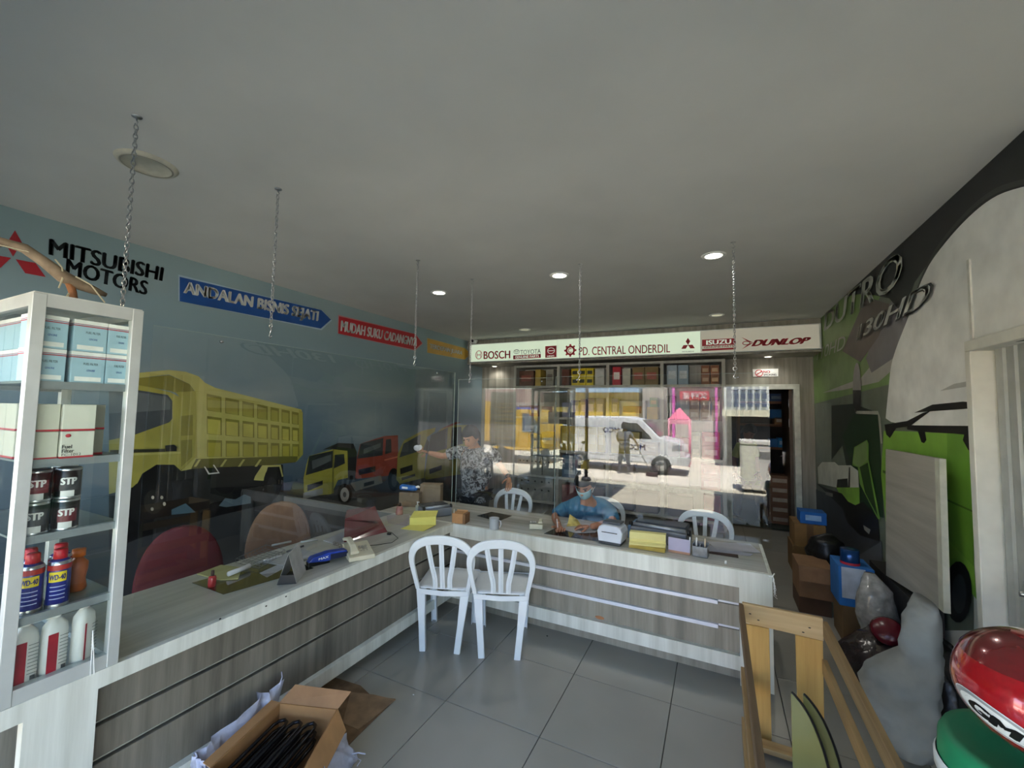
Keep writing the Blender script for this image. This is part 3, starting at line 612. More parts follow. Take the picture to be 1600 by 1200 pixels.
SH = [  # bay, row, [(x0, x1, height, colour, colour word, label colour, stack)]
 (0, 4, [(.05, .42, .28, '5E3D2C', 'reddish-brown', '8A4A3A', 1), (.46, .60, .30, 'B79A44', 'mustard yellow', None, 1), (.72, .9, .3, '8D8A80', 'grey', '5A5048', 1)]),
 (1, 4, [(.03, .2, .29, '5B3427', 'dark red-brown', None, 1), (.24, .40, .15, 'C9B41C', 'bright yellow', '3A3A20', 2), (.405, .565, .15, 'C9B41C', 'bright yellow', '3A3A20', 2), (.57, .73, .15, 'C9B41C', 'bright yellow', '3A3A20', 2), (.76, .96, .14, 'B9BAB6', 'pale grey', None, 2)]),
 (2, 4, [(.05, .23, .31, 'A82A38', 'red', 'D8C8C4', 1), (.25, .42, .28, 'B7B5A8', 'off-white', None, 1), (.46, .70, .29, '7D6843', 'olive-brown', '9C5040', 1), (.705, .97, .29, '7D6843', 'olive-brown', '9C5040', 1)]),
 (3, 4, [(.05, .24, .31, '9FB0BE', 'pale blue', 'C4CCD2', 1), (.25, .44, .31, '8FA3B4', 'pale blue', 'C4CCD2', 1), (.66, .81, .145, '8C5B3F', 'brown', 'C0A080', 2), (.82, .97, .145, '8C5B3F', 'brown', 'C0A080', 2)]),
 (0, 3, [(.05, .3, .2, '7A6A62', 'brown-grey', 'A8A098', 1), (.32, .56, .2, '8C5C50', 'dull red', 'C8B8B0', 1), (.58, .95, .26, 'A9A49A', 'light grey', '7A6058', 1)]),
 (1, 3, [(.04, .22, .26, '7E8296', 'blue-grey', 'B4B8C4', 1), (.24, .42, .3, '6E6A86', 'violet-grey', 'B0A8C0', 1), (.44, .58, .32, '75658A', 'violet', 'B8A8C8', 1), (.6, .76, .34, '6A5C7C', 'violet', 'B8A8C8', 1), (.78, .95, .34, '6E6A80', 'violet-grey', 'B0A8C0', 1)]),
 (2, 3, [(.03, .17, .34, '5C5870', 'dark violet', 'A098B0', 1), (.19, .72, .30, 'A8A6A4', 'wide light grey', '7A3030', 1), (.74, .95, .2, 'B39434', 'mustard yellow', None, 1), (.80, .95, .15, '6E8A3C', 'green', 'B39434', 9)]),
 (3, 3, [(.04, .2, .38, '3C443C', 'dark green', '6A7268', 1), (.45, .63, .18, '96785A', 'tan', 'B8A488', 2), (.64, .82, .18, '96785A', 'tan', 'B8A488', 2), (.83, .98, .18, '96785A', 'tan', 'B8A488', 2)]),
 (0, 2, [(.05, .3, .3, '8C8474', 'khaki grey', None, 1), (.33, .6, .25, '6A7068', 'grey-green', None, 1), (.63, .95, .3, '9A8A50', 'khaki yellow', 'B8AC80', 1)]),
 (1, 2, [(.03, .2, .42, 'B49C3C', 'mustard yellow', 'C8B870', 1), (.21, .4, .42, 'BCA548', 'mustard yellow', 'C8B870', 1), (.41, .6, .42, 'B49C3C', 'mustard yellow', 'C8B870', 1), (.61, .8, .42, 'BCA548', 'mustard yellow', 'C8B870', 1), (.81, .97, .42, 'B49C3C', 'mustard yellow', 'C8B870', 1)]),
 (2, 2, [(.03, .3, .4, 'B8A040', 'mustard yellow', None, 1), (.32, .6, .36, 'A89450', 'dull yellow', None, 1), (.63, .96, .2, '8A6C48', 'brown', 'B09878', 1)]),
 (3, 2, [(.05, .25, .24, '9C8A84', 'grey-pink', None, 1), (.28, .46, .3, 'A8505C', 'pink-red', 'D8B8B8', 1), (.48, .64, .2, '7C8C78', 'grey-green', 'B0BCA8', 2), (.66, .97, .2, 'A83444', 'red', 'D8B0B0', 2)]),
 (0, 1, [(.04, .34, .33, '8A8A84', 'grey', None, 1), (.35, .65, .33, '8A8A84', 'grey', None, 1), (.66, .96, .33, '8A8A84', 'grey', None, 1)]),
 (1, 1, [(.05, .4, .19, '5A7088', 'slate blue', '8CA0B4', 2), (.46, .6, .3, 'B8A030', 'yellow', None, 1), (.64, .95, .3, '6C6A72', 'grey', None, 1)]),
 (2, 1, [(.04, .48, .3, '7A6A6C', 'grey-brown', None, 1), (.52, .95, .3, '6E6468', 'grey-brown', None, 1)]),
 (3, 1, [(.05, .44, .3, '7A6A6C', 'grey-brown', None, 1), (.64, .97, .19, 'A02A3C', 'deep red', 'C88890', 2)]),
 (0, 0, [(.05, .94, .40, '7E7E78', 'wide grey', None, 1)]),
 (1, 0, [(.05, .5, .32, '6A2028', 'dark red', None, 1), (.55, .95, .32, '4A3034', 'dark red-brown', None, 1)]),
 (2, 0, [(.05, .48, .32, '5C5058', 'dark grey', None, 1), (.52, .95, .32, '645860', 'dark grey', None, 1)]),
 (3, 0, [(.05, .5, .32, '5C5058', 'dark grey', None, 1), (.68, .97, .38, '8C1C30', 'deep red', None, 1)])]
for bay, row, items in SH:
    x0, x1 = UX[bay]+.03, UX[bay+1]-.03; cnt = {}
    for (a, b, h, hx, word, labc, st) in items:
        n = cnt.get(word, 0); cnt[word] = n+1
        tot = sum(1 for q in items if q[4] == word)
        zb = UZ[row]+.021
        if st == 9: zb += .201; st = 1
        for k in range(st):
            pos = '' if tot == 1 else ', '+ORD[n]+' of '+['', '', 'two', 'three', 'four', 'five'][tot]
            lv = '' if st == 1 else (' lower' if k == 0 else ' upper')
            art = (lv+' '+word+' box'+pos+' on the '+ROW[row]+', '+BAY[bay]).strip()
            yj = UY0+.03+R_.random()*.04
            ct = carton((x0+(x1-x0)*a, yj, zb+k*(h+.001)), (x0+(x1-x0)*b-.004, yj+.26, zb+k*(h+.001)+h), hx, art, 'box', 'cartons on the back shelving', 'carton', None, labc)
            if bay == 0 and row < 2:   # round hand holes
                bb = ct.children[0]; mb = MB(); w_ = (x1-x0)*(b-a); nh = 3 if row else 5
                for r_ in ((.7,) if row else (.82, .45)):
                    for q in range(nh): mb.cyl((x0+(x1-x0)*a+w_*(q+.7)/(nh+.4), yj-.001, zb+h*r_), (x0+(x1-x0)*a+w_*(q+.7)/(nh+.4), yj+.004, zb+h*r_), .018, n=10)
                mb.build('hand_hole', DARK, ct, True)

# ------------------------------------------------------------------ storeroom rack and cartons
YR = 8.75
rk = thing('storage_rack', 'brown wooden rack of parts boxes inside the dark storeroom', 'rack', (0.75, YR, 0))
RB = mat('6A4A34', .7, 0, .08, 5)
rz = [.95, 1.16+.1, 1.55, 1.92, 2.28]
xa, xb = P(1202, 700, Y=YR).x, P(1239, 700, Y=YR).x
zs = [P(1215, y, Y=YR).z for y in (706, 661, 629, 690+6)]
zs = [P(1215, y, Y=YR).z for y in (700, 664, 628)]
for z in zs: bx('shelf_board', (xa-.5, YR, z-.03), (xb, YR+.4, z+.01), RB, rk, True)
for x in (xb-.04, xa-.5): bx('upright', (x, YR-.01, 0), (x+.05, YR+.41, 2.6), RB, rk, True)
def sbx(px0, px1, py0, py1, hx, label, y=YR+.02, lab=None, d=.3, zb=None):
    a = P(px0, py1, Y=y); b = P(px1, py0, Y=y); zz = a.z if zb is None else zb
    return carton((a.x, y, zz), (b.x, y+d, zz+(b.z-a.z)), hx, label, 'box', 'boxes in the storeroom', 'carton', None, lab)
sbx(1201, 1229, 606, 618, '1E3E66', 'dark blue box high in the storeroom rack', lab='5A6E80', zb=zs[2]+.011)
sbx(1203, 1231, 637, 651, '16568C', 'bright blue box on the second level of the storeroom rack', zb=zs[1]+.011+.1)
sbx(1210, 1231, 651, 662, '8A6A44', 'tan taped box under the bright blue one in the storeroom rack', lab='C8C0B0', zb=zs[1]+.011)
sbx(1203, 1215, 686, 698, '2A6AA4', 'small blue box, left of two, low in the storeroom rack', zb=zs[0]+.011)
sbx(1216, 1230, 684, 698, '1F7CB8', 'light blue box, right of two, low in the storeroom rack', lab='8CB8D8', zb=zs[0]+.011)
yc = 7.95; a = P(1203, 812, Y=yc); b = P(1236, 812, Y=yc)
for k in range(5):
    carton((a.x, yc, .001+k*.152), (b.x, yc+.35, .001+k*.152+.15), '6B4B36', ['lowest', 'second', 'middle', 'fourth', 'topmost'][k]+' brown carton of the stack inside the storeroom door', 'box', 'brown cartons in the storeroom', 'carton', None, '9A8C7C')
# ------------------------------------------------------------------ counters
CT = .72
# back run
bc = thing('back_counter', 'long grey laminate counter across the back with two metal rails', 'counter', (-1.0, 3.5, 0))
bx('worktop', (-2.98, 3.165, CT-.03), (.295, 3.88, CT), TOP_X, bc, True)
bx('partition_cap', (XL, 3.16, .66), (-2.80, 3.20, CT-.001), mat('66645E', .5, 0, .05, 6), bc, True)
bx('partition_panel', (XL, 3.17, 0), (-2.80, 3.19, .66), mat('3C3A37', .5, 0, .08, 6), bc, True)
ap = MB(); ap.box((-2.80, 3.16, .61), (.30, 3.19, CT+.0006)).box((.115, 3.16, .0), (.30, 3.18, .61)).box((-2.80, 3.16, .09), (.115, 3.20, .18)).box((.28, 3.18, 0), (.30, 3.86, CT+.0005))
ap.build('white_trim', LAM_L, bc, True)
bx('toe_kick', (-2.80, 3.24, 0), (.12, 3.26, .09), LAM_M, bc, True)
for k, (z0, z1) in enumerate(((.495, .61), (.34, .475), (.18, .32))): bx('front_panel', (-2.80, 3.2, z0), (.115, 3.22, z1), LAM_D, bc, True)
RAIL = mat('DADCE4', .35, .35, .03)
for z in (.485, .33):
    bx('channel', (-2.80, 3.205, z-.011), (.115, 3.22, z+.011), mat('5A5A58', .5), bc, True)
    bx('metal_rail', (-2.08, 3.175, z-.014), (-.01, 3.205, z+.010), RAIL, bc, True, .002)
    bx('channel_strip', (-.008, 3.198, z-.002), (.113, 3.206, z+.010), RAIL, bc, True)
bx('side_panel', (.24, 3.22, 0), (.275, 3.84, CT-.03), LAM_L, bc, True)
bx('rear_panel', (-2.95, 3.82, .1), (.24, 3.84, CT-.03), LAM_D, bc, True)
# left run
lc = thing('left_counter', 'grey laminate counter running along the left with grooved front', 'counter', (-2.4, 1.9, 0))
lt = MB(); lt.box((-2.80, .2, CT-.03), (-2.105, 3.16, CT)); lt.build('worktop', TOP_Y, lc, True)
ap = MB(); ap.box((-2.132, .2, .655), (-2.10, 3.16, CT+.0008)).box((-2.14, .61, 0), (-2.10, .80, .655)).box((-2.15, .80, .09), (-2.10, 3.16, .165)); ap.build('white_trim', LAM_L, lc, True)
bx('toe_kick', (-2.24, .65, 0), (-2.22, 3.24, .09), LAM_M, lc, True)
for z0, z1 in ((.515, .655), (.375, .495), (.165, .355)): bx('front_panel', (-2.16, .80, z0), (-2.135, 3.2, z1), LAM_K, lc, True, .003)
for z in (.505, .365):
    bx('groove_shade', (-2.165, .80, z-.010), (-2.158, 3.2, z+.010), mat('38362F', .5), lc, True)  # dark colour stands in for the shadow in the groove
    bx('groove_highlight', (-2.150, .80, z+.007), (-2.1345, 3.2, z+.0105), mat('A4A498', .35), lc, True)  # pale colour paints the highlight along the panel edge
bx('rear_panel', (-2.78, .2, .0), (-2.76, 3.16, CT-.03), LAM_D, lc, True)
# flecks of damage and a string tied round the corner
mb = MB()
for px, py in ((344, 967), (447, 932), (416, 947)):
    v = P(px, py, X=-2.0985); mb.ell(v, (.001, .006, .004), 6, 4)
mb.build('chip', BLACK, lc, True)
cs = thing('string', 'frayed white string tied at the right front corner of the back counter', 'string', (.30, 3.16, .7))
mb = MB()
for k in range(4):
    mb.tube([(.302, 3.157, .72-.01*k), (.308+.003*k, 3.15, .70-.02*k), (.306, 3.152, .66-.02*k), (.312+.004*k, 3.15, .63-.015*k)], .002, 5)
mb.tube([(.28, 3.157, .712), (.30, 3.155, .715), (.312, 3.16, .735)], .0035, 5)
mb.build('strand', WHITE, cs, True)

# ------------------------------------------------------------------ display cabinet
cx0, cx1, cy0, cy1, cz0, cz1 = -2.75, -2.10, .545, .855, CT+.001, 2.105
cb = thing('display_cabinet', 'tall aluminium and glass display cabinet on the near end of the left counter', 'cabinet', (-2.42, .7, CT))
PW = .035
for x in (cx0, cx1-PW):
    for y in (cy0, cy1-PW): bx('corner_post', (x, y, cz0), (x+PW, y+PW, cz1), ALU, cb, True, .002)
for z, h in ((cz0, .05), (cz1-.045, .045)):
    mb = MB()
    mb.box((cx1-PW, cy0+PW, z), (cx1-.002, cy1-PW, z+h)).box((cx0+.002, cy0+PW, z), (cx0+PW, cy1-PW, z+h)).box((cx0+PW, cy0+.002, z), (cx1-PW, cy0+PW, z+h)).box((cx0+PW, cy1-PW, z), (cx1-PW, cy1-.002, z+h))
    mb.build('rail', ALU, cb, True)
bx('top_panel', (cx0+.004, cy0+.004, cz1), (cx1-.004, cy1-.004, cz1+.004), mat('C9CCC6', .5), cb, True)
bx('base_panel', (cx0+PW, cy0+PW, cz0+.02), (cx1-PW, cy1-PW, cz0+.03), mat('9A9C98', .5), cb, True)
for n_, a, b in (('pane', (cx1-.014, cy0+PW, cz0+.05), (cx1-.010, cy1-PW, cz1-.045)), ('pane', (cx0+PW, cy0+.010, cz0+.05), (cx1-PW, cy0+.014, cz1-.045)),
                 ('pane', (cx0+.01, cy0+PW, cz0+.05), (cx0+.014, cy1-PW, cz1-.045)), ('pane', (cx0+PW, cy1-.014, cz0+.05), (cx1-PW, cy1-.010, cz1-.045))):
    bx(n_, a, b, GLASS, cb, True)
SZ = [P(110, y, X=-2.12).z for y in (1052, 925, 806, 689, 572)]
SZ = [cz0+.031, .985, 1.255, 1.515, 1.79]
for z in SZ[1:]:
    mb = MB(); mb.box((cx1-.035, cy0+PW, z-.016), (cx1-.018, cy1-PW, z+.012)).box((cx0+.018, cy0+PW, z-.016), (cx0+.035, cy1-PW, z+.012)); mb.build('shelf_edge', mat('8E9496', .4, .3), cb, True)
    bx('shelf_glass', (cx0+.036, cy0+.016, z+.002), (cx1-.036, cy1-.016, z+.010), mat('7C8682', .25, 0, .03), cb, True)
# contents
def filterbox(x, y, z, w, d, h, hexb, stripe, label, grp, txt=None):
    t = thing('filter_box', label, 'box', (x, y, z), 0, grp)
    bx('carton', (x-d/2, y-w/2, z), (x+d/2, y+w/2, z+h), mat(hexb, .55, 0, .02), t, True, .002)
    mb = MB(); F = x+d/2+.0006
    for (z0, z1) in ((h*.80, h*.83), (h*.86, h*.875)) if stripe == 'blue' else ((0, h*.07),): mb.box((F-.0005, y-w/2, z+z0), (F, y+w/2, z+z1)); mb.box((x-d/2, y-w/2-.0006, z+z0), (x+d/2, y-w/2, z+z1))
    mb.build('red_stripe', RED, t, True)
    if stripe == 'blue':
        mb = MB(); mb.box((F-.0005, y-w/2, z+h*.88), (F, y+w/2, z+h)).box((F-.0005, y-w*.38, z+h*.06), (F, y+w*.4, z+h*.2)).box((x-d/2, y-w/2-.0006, z+h*.88), (x+d/2, y-w/2, z+h)); mb.build('white_band', WHITE, t, True)
        textobj('lettering', 'FUEL FILTER', rectq((F+.0006, y, z), (0, 1, 0), (0, 0, 1), -w*.15, w*.28, h*.58, h*.65), mat('3A4650', .6), t, .01)
        textobj('lettering', 'GENUINE', rectq((F+.0006, y, z), (0, 1, 0), (0, 0, 1), -w*.05, w*.2, h*.38, h*.44), mat('30509A', .6), t, .02)
    if txt:
        TK = mat('2A2A2A', .6)
        textobj('lettering', 'Fuel', rectq((F+.0006, y, z), (0, 1, 0), (0, 0, 1), -w*.45, -w*.17, h*.37, h*.50), TK, t, .03)
        textobj('lettering', 'Filter', rectq((F+.0006, y, z), (0, 1, 0), (0, 0, 1), -w*.45, -w*.10, h*.21, h*.34), TK, t, .03)
        textobj('lettering', 'FC-1012', rectq((F+.0006, y, z), (0, 1, 0), (0, 0, 1), -w*.45, w*.12, h*.09, h*.18), TK, t, .0)
        mb = MB(); mb.ell((F, y-w*.3, z+h*.84), (.0008, w*.09, h*.07), 10, 6); mb.build('emblem', RED, t, True)
    return t
wds = .098
for r in range(2):
    for c in range(3):
        y = cy0+.055+c*.097
        filterbox(-2.172, y+(.012 if c else 0)-(.0 if c < 2 else .012), SZ[4]+.0105+r*.118, .095 if c < 2 else .07, .09, .117, '9FC0CE', 'blue',
                  ['lower', 'upper'][r]+' pale blue and white filter box, '+['nearest the front post', 'middle one', 'by the far post'][c]+' on the cabinet top shelf', 'pale blue filter boxes in the display cabinet')
    for c in range(4):
        filterbox(-2.27-c*.098, cy0+.062, SZ[4]+.0105+r*.118, .085, .095, .117, '9FC0CE', 'blue',
                  ['lower', 'upper'][r]+' pale blue box, '+ORD[c]+' from the corner post, left side of the cabinet', 'pale blue filter boxes in the display cabinet')
for r in range(2):
    filterbox(-2.17, cy0+.062, SZ[3]+.0105+r*.098, .075, .09, .097, 'C4C4B4', 'w', ['lower', 'upper'][r]+' cream filter box beside the front post on the second cabinet shelf', 'cream filter boxes in the display cabinet')
    filterbox(-2.165, cy0+.148, SZ[3]+.0105+r*.098, .09, .1, .097, 'D0D0C2', 'w', ['lower cream fuel filter box with bold lettering in the display cabinet', 'upper cream filter box on top of the lettered fuel filter box'][r], 'cream filter boxes in the display cabinet', txt=(r == 0))
    filterbox(-2.25, cy0+.215, SZ[3]+.0105+r*.098, .07, .1, .097, '9C9A8E', 'w', ['lower', 'upper'][r]+' dull grey filter box set back behind the lettered one in the cabinet', 'cream filter boxes in the display cabinet')
    for c in range(3): filterbox(-2.28-c*.1, cy0+.062, SZ[3]+.0105+r*.098, .085, .098, .097, 'C4C4B4', 'w', ['lower', 'upper'][r]+' cream filter box, '+ORD[c]+' in from the corner post on the left cabinet side', 'cream filter boxes in the display cabinet')
def can(x, y, z, r, h, body, label, grp, cap=None, kind='oil'):
    t = thing('spray_can' if cap else 'tin_can', label, 'can', (x, y, z), 0, grp)
    bodm = mat(body, .3, 0, .02, 8, .6)
    mb = MB()
    if cap: mb.lathe((0, 0, 0), [(0, 0), (r, 0), (r, h*.76), (r*.9, h*.8), (r*.55, h*.84), (0, h*.84)], 20)
    else: mb.lathe((0, 0, 0), [(0, 0), (r*.97, 0), (r, .003), (r, h-.008), (r*.93, h-.004), (r*.9, h), (0, h-.002)], 20)
    mb.build('body', bodm, t)
    if cap:
        mb = MB(); mb.lathe((0, 0, 0), [(r*1.01, 0), (r*1.02, .006), (r*1.01, .012)], 20, cap=False).lathe((0, 0, 0), [(r*1.01, h*.745), (r*1.0, h*.77), (r*.9, h*.80)], 20, cap=False); mb.build('metal_rim', STEEL, t)
        mb = MB(); mb.lathe((0, 0, h*.81), [(0, 0), (r*.62, 0), (r*.6, h*.17), (r*.5, h*.19), (0, h*.19)], 16); mb.build('cap', mat(cap, .4), t)
    else:
        mb = MB(); mb.lathe((0, 0, 0), [(r*1.0, 0), (r*1.03, .004), (r*1.0, .008)], 20, cap=False).lathe((0, 0, 0), [(r*1.0, h-.01), (r*1.02, h-.006), (r*.95, h-.001)], 20, cap=False); mb.build('metal_rim', STEEL, t)
    return t
def arcband(t, name, r, z0, z1, a0, a1, mt, n=10):
    mb = MB(); vs = []; fs = []
    for i in range(n+1):
        a = a0+(a1-a0)*i/n; vs += [(r*math.cos(a), r*math.sin(a), z0), (r*math.cos(a), r*math.sin(a), z1)]
        if i: fs.append((2*i-2, 2*i, 2*i+1, 2*i-1))
    mb.add(vs, fs, True); return mb.build(name, mt, t)
def arctext(t, s, r, z0, z1, a0, a1, mt, bold=.02):
    uv, fs = text_geo(s, bold); mb = MB(); mb.add([(r*math.cos(a0+(a1-a0)*u), r*math.sin(a0+(a1-a0)*u), z0+(z1-z0)*v) for u, v in uv], fs, False); return mb.build('lettering', mt, t)
YEL = mat('D8C020', .5); WT = mat('D8D8D4', .5)
zz = SZ[2]+.0105
for i, (x, y, lb) in enumerate(((-2.165, cy0+.068, 'in front, nearest the corner post'), (-2.16, cy0+.145, 'in front, second from the corner post'), (-2.26, cy0+.08, 'behind, nearest the corner post'), (-2.26, cy0+.165, 'behind, second from the corner post'))):
    for k in range(2):
        t = can(x, y, zz+k*.112, .036, .111, '1C1A1C' if i != 2 else '2A1618', ['lower', 'upper'][k]+' black treatment can '+lb+' in the cabinet', 'black cans in the display cabinet')
        arcband(t, 'printed_label', .0365, .03, .075, -.9, .6, mat('6C2A30' if (i+k) % 2 else '3C3E40', .5)); arcband(t, 'white_panel', .0368, .008, .03, -.8, .2, WT)
        arctext(t, 'STP', .0372, .052, .076, -.8, .3, WT, .06)
zz = SZ[1]+.0105
for i, (x, y, lb) in enumerate(((-2.17, cy0+.075, 'nearest the corner post'), (-2.155, cy0+.140, 'second from the corner post, foremost'), (-2.235, cy0+.165, 'behind the foremost one'), (-2.25, cy0+.09, 'behind, nearest the corner post'))):
    t = can(x, y, zz, .031, .20, '1E2A7C', 'blue and yellow spray can with red cap, '+lb, 'blue spray cans in the display cabinet', 'B8202C')
    arcband(t, 'yellow_shield', .0316, .09, .125, -1.2, .35, YEL); arcband(t, 'red_band', .0316, .130, .148, -3.1, 3.1, mat('B02A28', .5), 24)
    arctext(t, 'WD-40', .0320, .098, .116, -1.1, .25, mat('14206A', .5), .05)
    for q in range(4): arcband(t, 'printed_line', .0318, .03+q*.014, .033+q*.014, -1.0, .3, mat('9AA4C8', .5))
    for q in range(1): arcband(t, 'white_strip', .0318, .03, .11, -1.75, -1.5, WT, 4)
t = thing('bottle', 'small orange plastic bottle at the far end of the cabinet shelf', 'bottle', (-2.26, cy0+.225, zz))
mb = MB(); mb.lathe((0, 0, 0), [(0, 0), (.026, 0), (.03, .01), (.024, .045), (.03, .08), (.03, .105), (.014, .125), (.014, .13), (0, .13)], 18); mb.build('body', mat('A8562C', .35, 0, .04, 9), t)
mb = MB(); mb.lathe((0, 0, .13), [(0, 0), (.020, 0), (.020, .028), (0, .028)], 16); mb.build('cap', mat('D06A24', .4), t)
zz = SZ[0]+.0005
for i, (x, y, lb) in enumerate(((-2.165, cy0+.07, 'nearest the corner post'), (-2.16, cy0+.143, 'in the middle'), (-2.165, cy0+.222, 'farthest from the corner post'))):
    t = thing('bottle', 'white flat bottle with a red front label, '+lb, 'bottle', (x, y, zz), (.0, .1, .6)[i], 'white and red bottles in the display cabinet')
    mb = MB(); pr = []
    for z, sx, sy in ((0, .9, .9), (.004, 1, 1), (.15, 1, 1), (.175, .95, .9), (.192, .6, .55), (.20, .4, .4)):
        pr.append([(.026*sx*(abs(math.cos(q))**.7)*(1 if math.cos(q) > 0 else -1), .034*sy*(abs(math.sin(q))**.7)*(1 if math.sin(q) > 0 else -1), z) for q in [2*math.pi*j/20 for j in range(20)]])
    mb.ring(None, [[Vector(p) for p in r] for r in pr]); mb.build('body', mat('CFCFCA', .4, 0, .01), t)
    mb = MB(); mb.prism([(-.005, -.012, .199), (.005, -.034, .205), (.012, -.03, .213), (.006, .0, .216), (-.004, .008, .205)], (.012, 0, 0)); mb.lathe((0, 0, .199), [(.013, 0), (.013, .012), (0, .013)], 12); mb.build('spout', WHITE, t)
    bx('red_label', (.0262, -.027, .012), (.0268, .0 if i < 2 else -.02, .150), mat('A01E30', .5), t)
    mb = MB(); [mb.box((.0264, .004, .135-q*.012), (.027, .028, .137-q*.012)) for q in range(9)]; mb.build('printed_line', mat('6A6E6C', .6), t)
    bx('barcode', (.0264, .012, .018), (.027, .024, .032), mat('4A4A4A', .6), t)
# stick and zip ties on the cabinet
dw = thing('bent_stick', 'pale bent branch lying on top of the display cabinet', 'branch', (-2.3, .7, cz1))
pth = [P(-60, 400, X=-2.30), P(0, 377, X=-2.28), P(38, 388, X=-2.27), P(70, 410, X=-2.25), P(98, 432, X=-2.25), P(128, 446, X=-2.24), P(150, 455, X=-2.24), P(166, 461, X=-2.24)]
WD = mat('7E6E5A', .7, 0, .15, 20, .3, .3); mb = MB(); mb.tube(pth, [.016, .018, .018, .019, .024, .021, .015, .008], 10); mb.build('branch', WD, dw, True)
mb = MB(); mb.tube([P(108, 440, X=-2.245), P(113, 455, X=-2.245), P(116, 470, X=-2.25), Vector((-2.25, P(117, 476, X=-2.25).y, cz1+.004))], [.014, .013, .012, .012], 8); mb.build('stub', mat('8A5A34', .7, 0, .1, 20), dw, True)
ZT = mat('C8BFA0', .5)
mb = MB(); mb.sweep([P(86, 405, X=-2.235), P(97, 418, X=-2.23), P(98, 435, X=-2.23), P(92, 450, X=-2.23)], .005, .002, (1, .2, 0)); mb.sweep([P(118, 432, X=-2.225), P(142, 445, X=-2.22), P(152, 458, X=-2.22), P(164, 473, X=-2.22)], .005, .002, (1, .2, 0)); mb.sweep([P(108, 458, X=-2.23), P(104, 464, X=-2.23)], .006, .003, (1, .2, 0)); mb.sweep([P(0, 383, X=-2.25), P(40, 392, X=-2.25), P(70, 402, X=-2.25)], .004, .002, (1, 0, 1))
mb.build('plastic_tie', ZT, dw, True)
zt = thing('cable_tie', 'thin white cable tie hanging on the lower rail of the display cabinet', 'cable tie', P(144, 1020, X=-2.095))
mb = MB(); mb.sweep([P(145, 985, X=-2.094), P(144, 1010, X=-2.094), P(141, 1056, X=-2.092)], .003, .0015, (1, 0, 0)); mb.sweep([P(145, 985, X=-2.093), P(146, 1015, X=-2.093), P(147, 1054, X=-2.091)], .003, .0015, (1, 0, 0)); mb.build('strap', WHITE, zt, True)

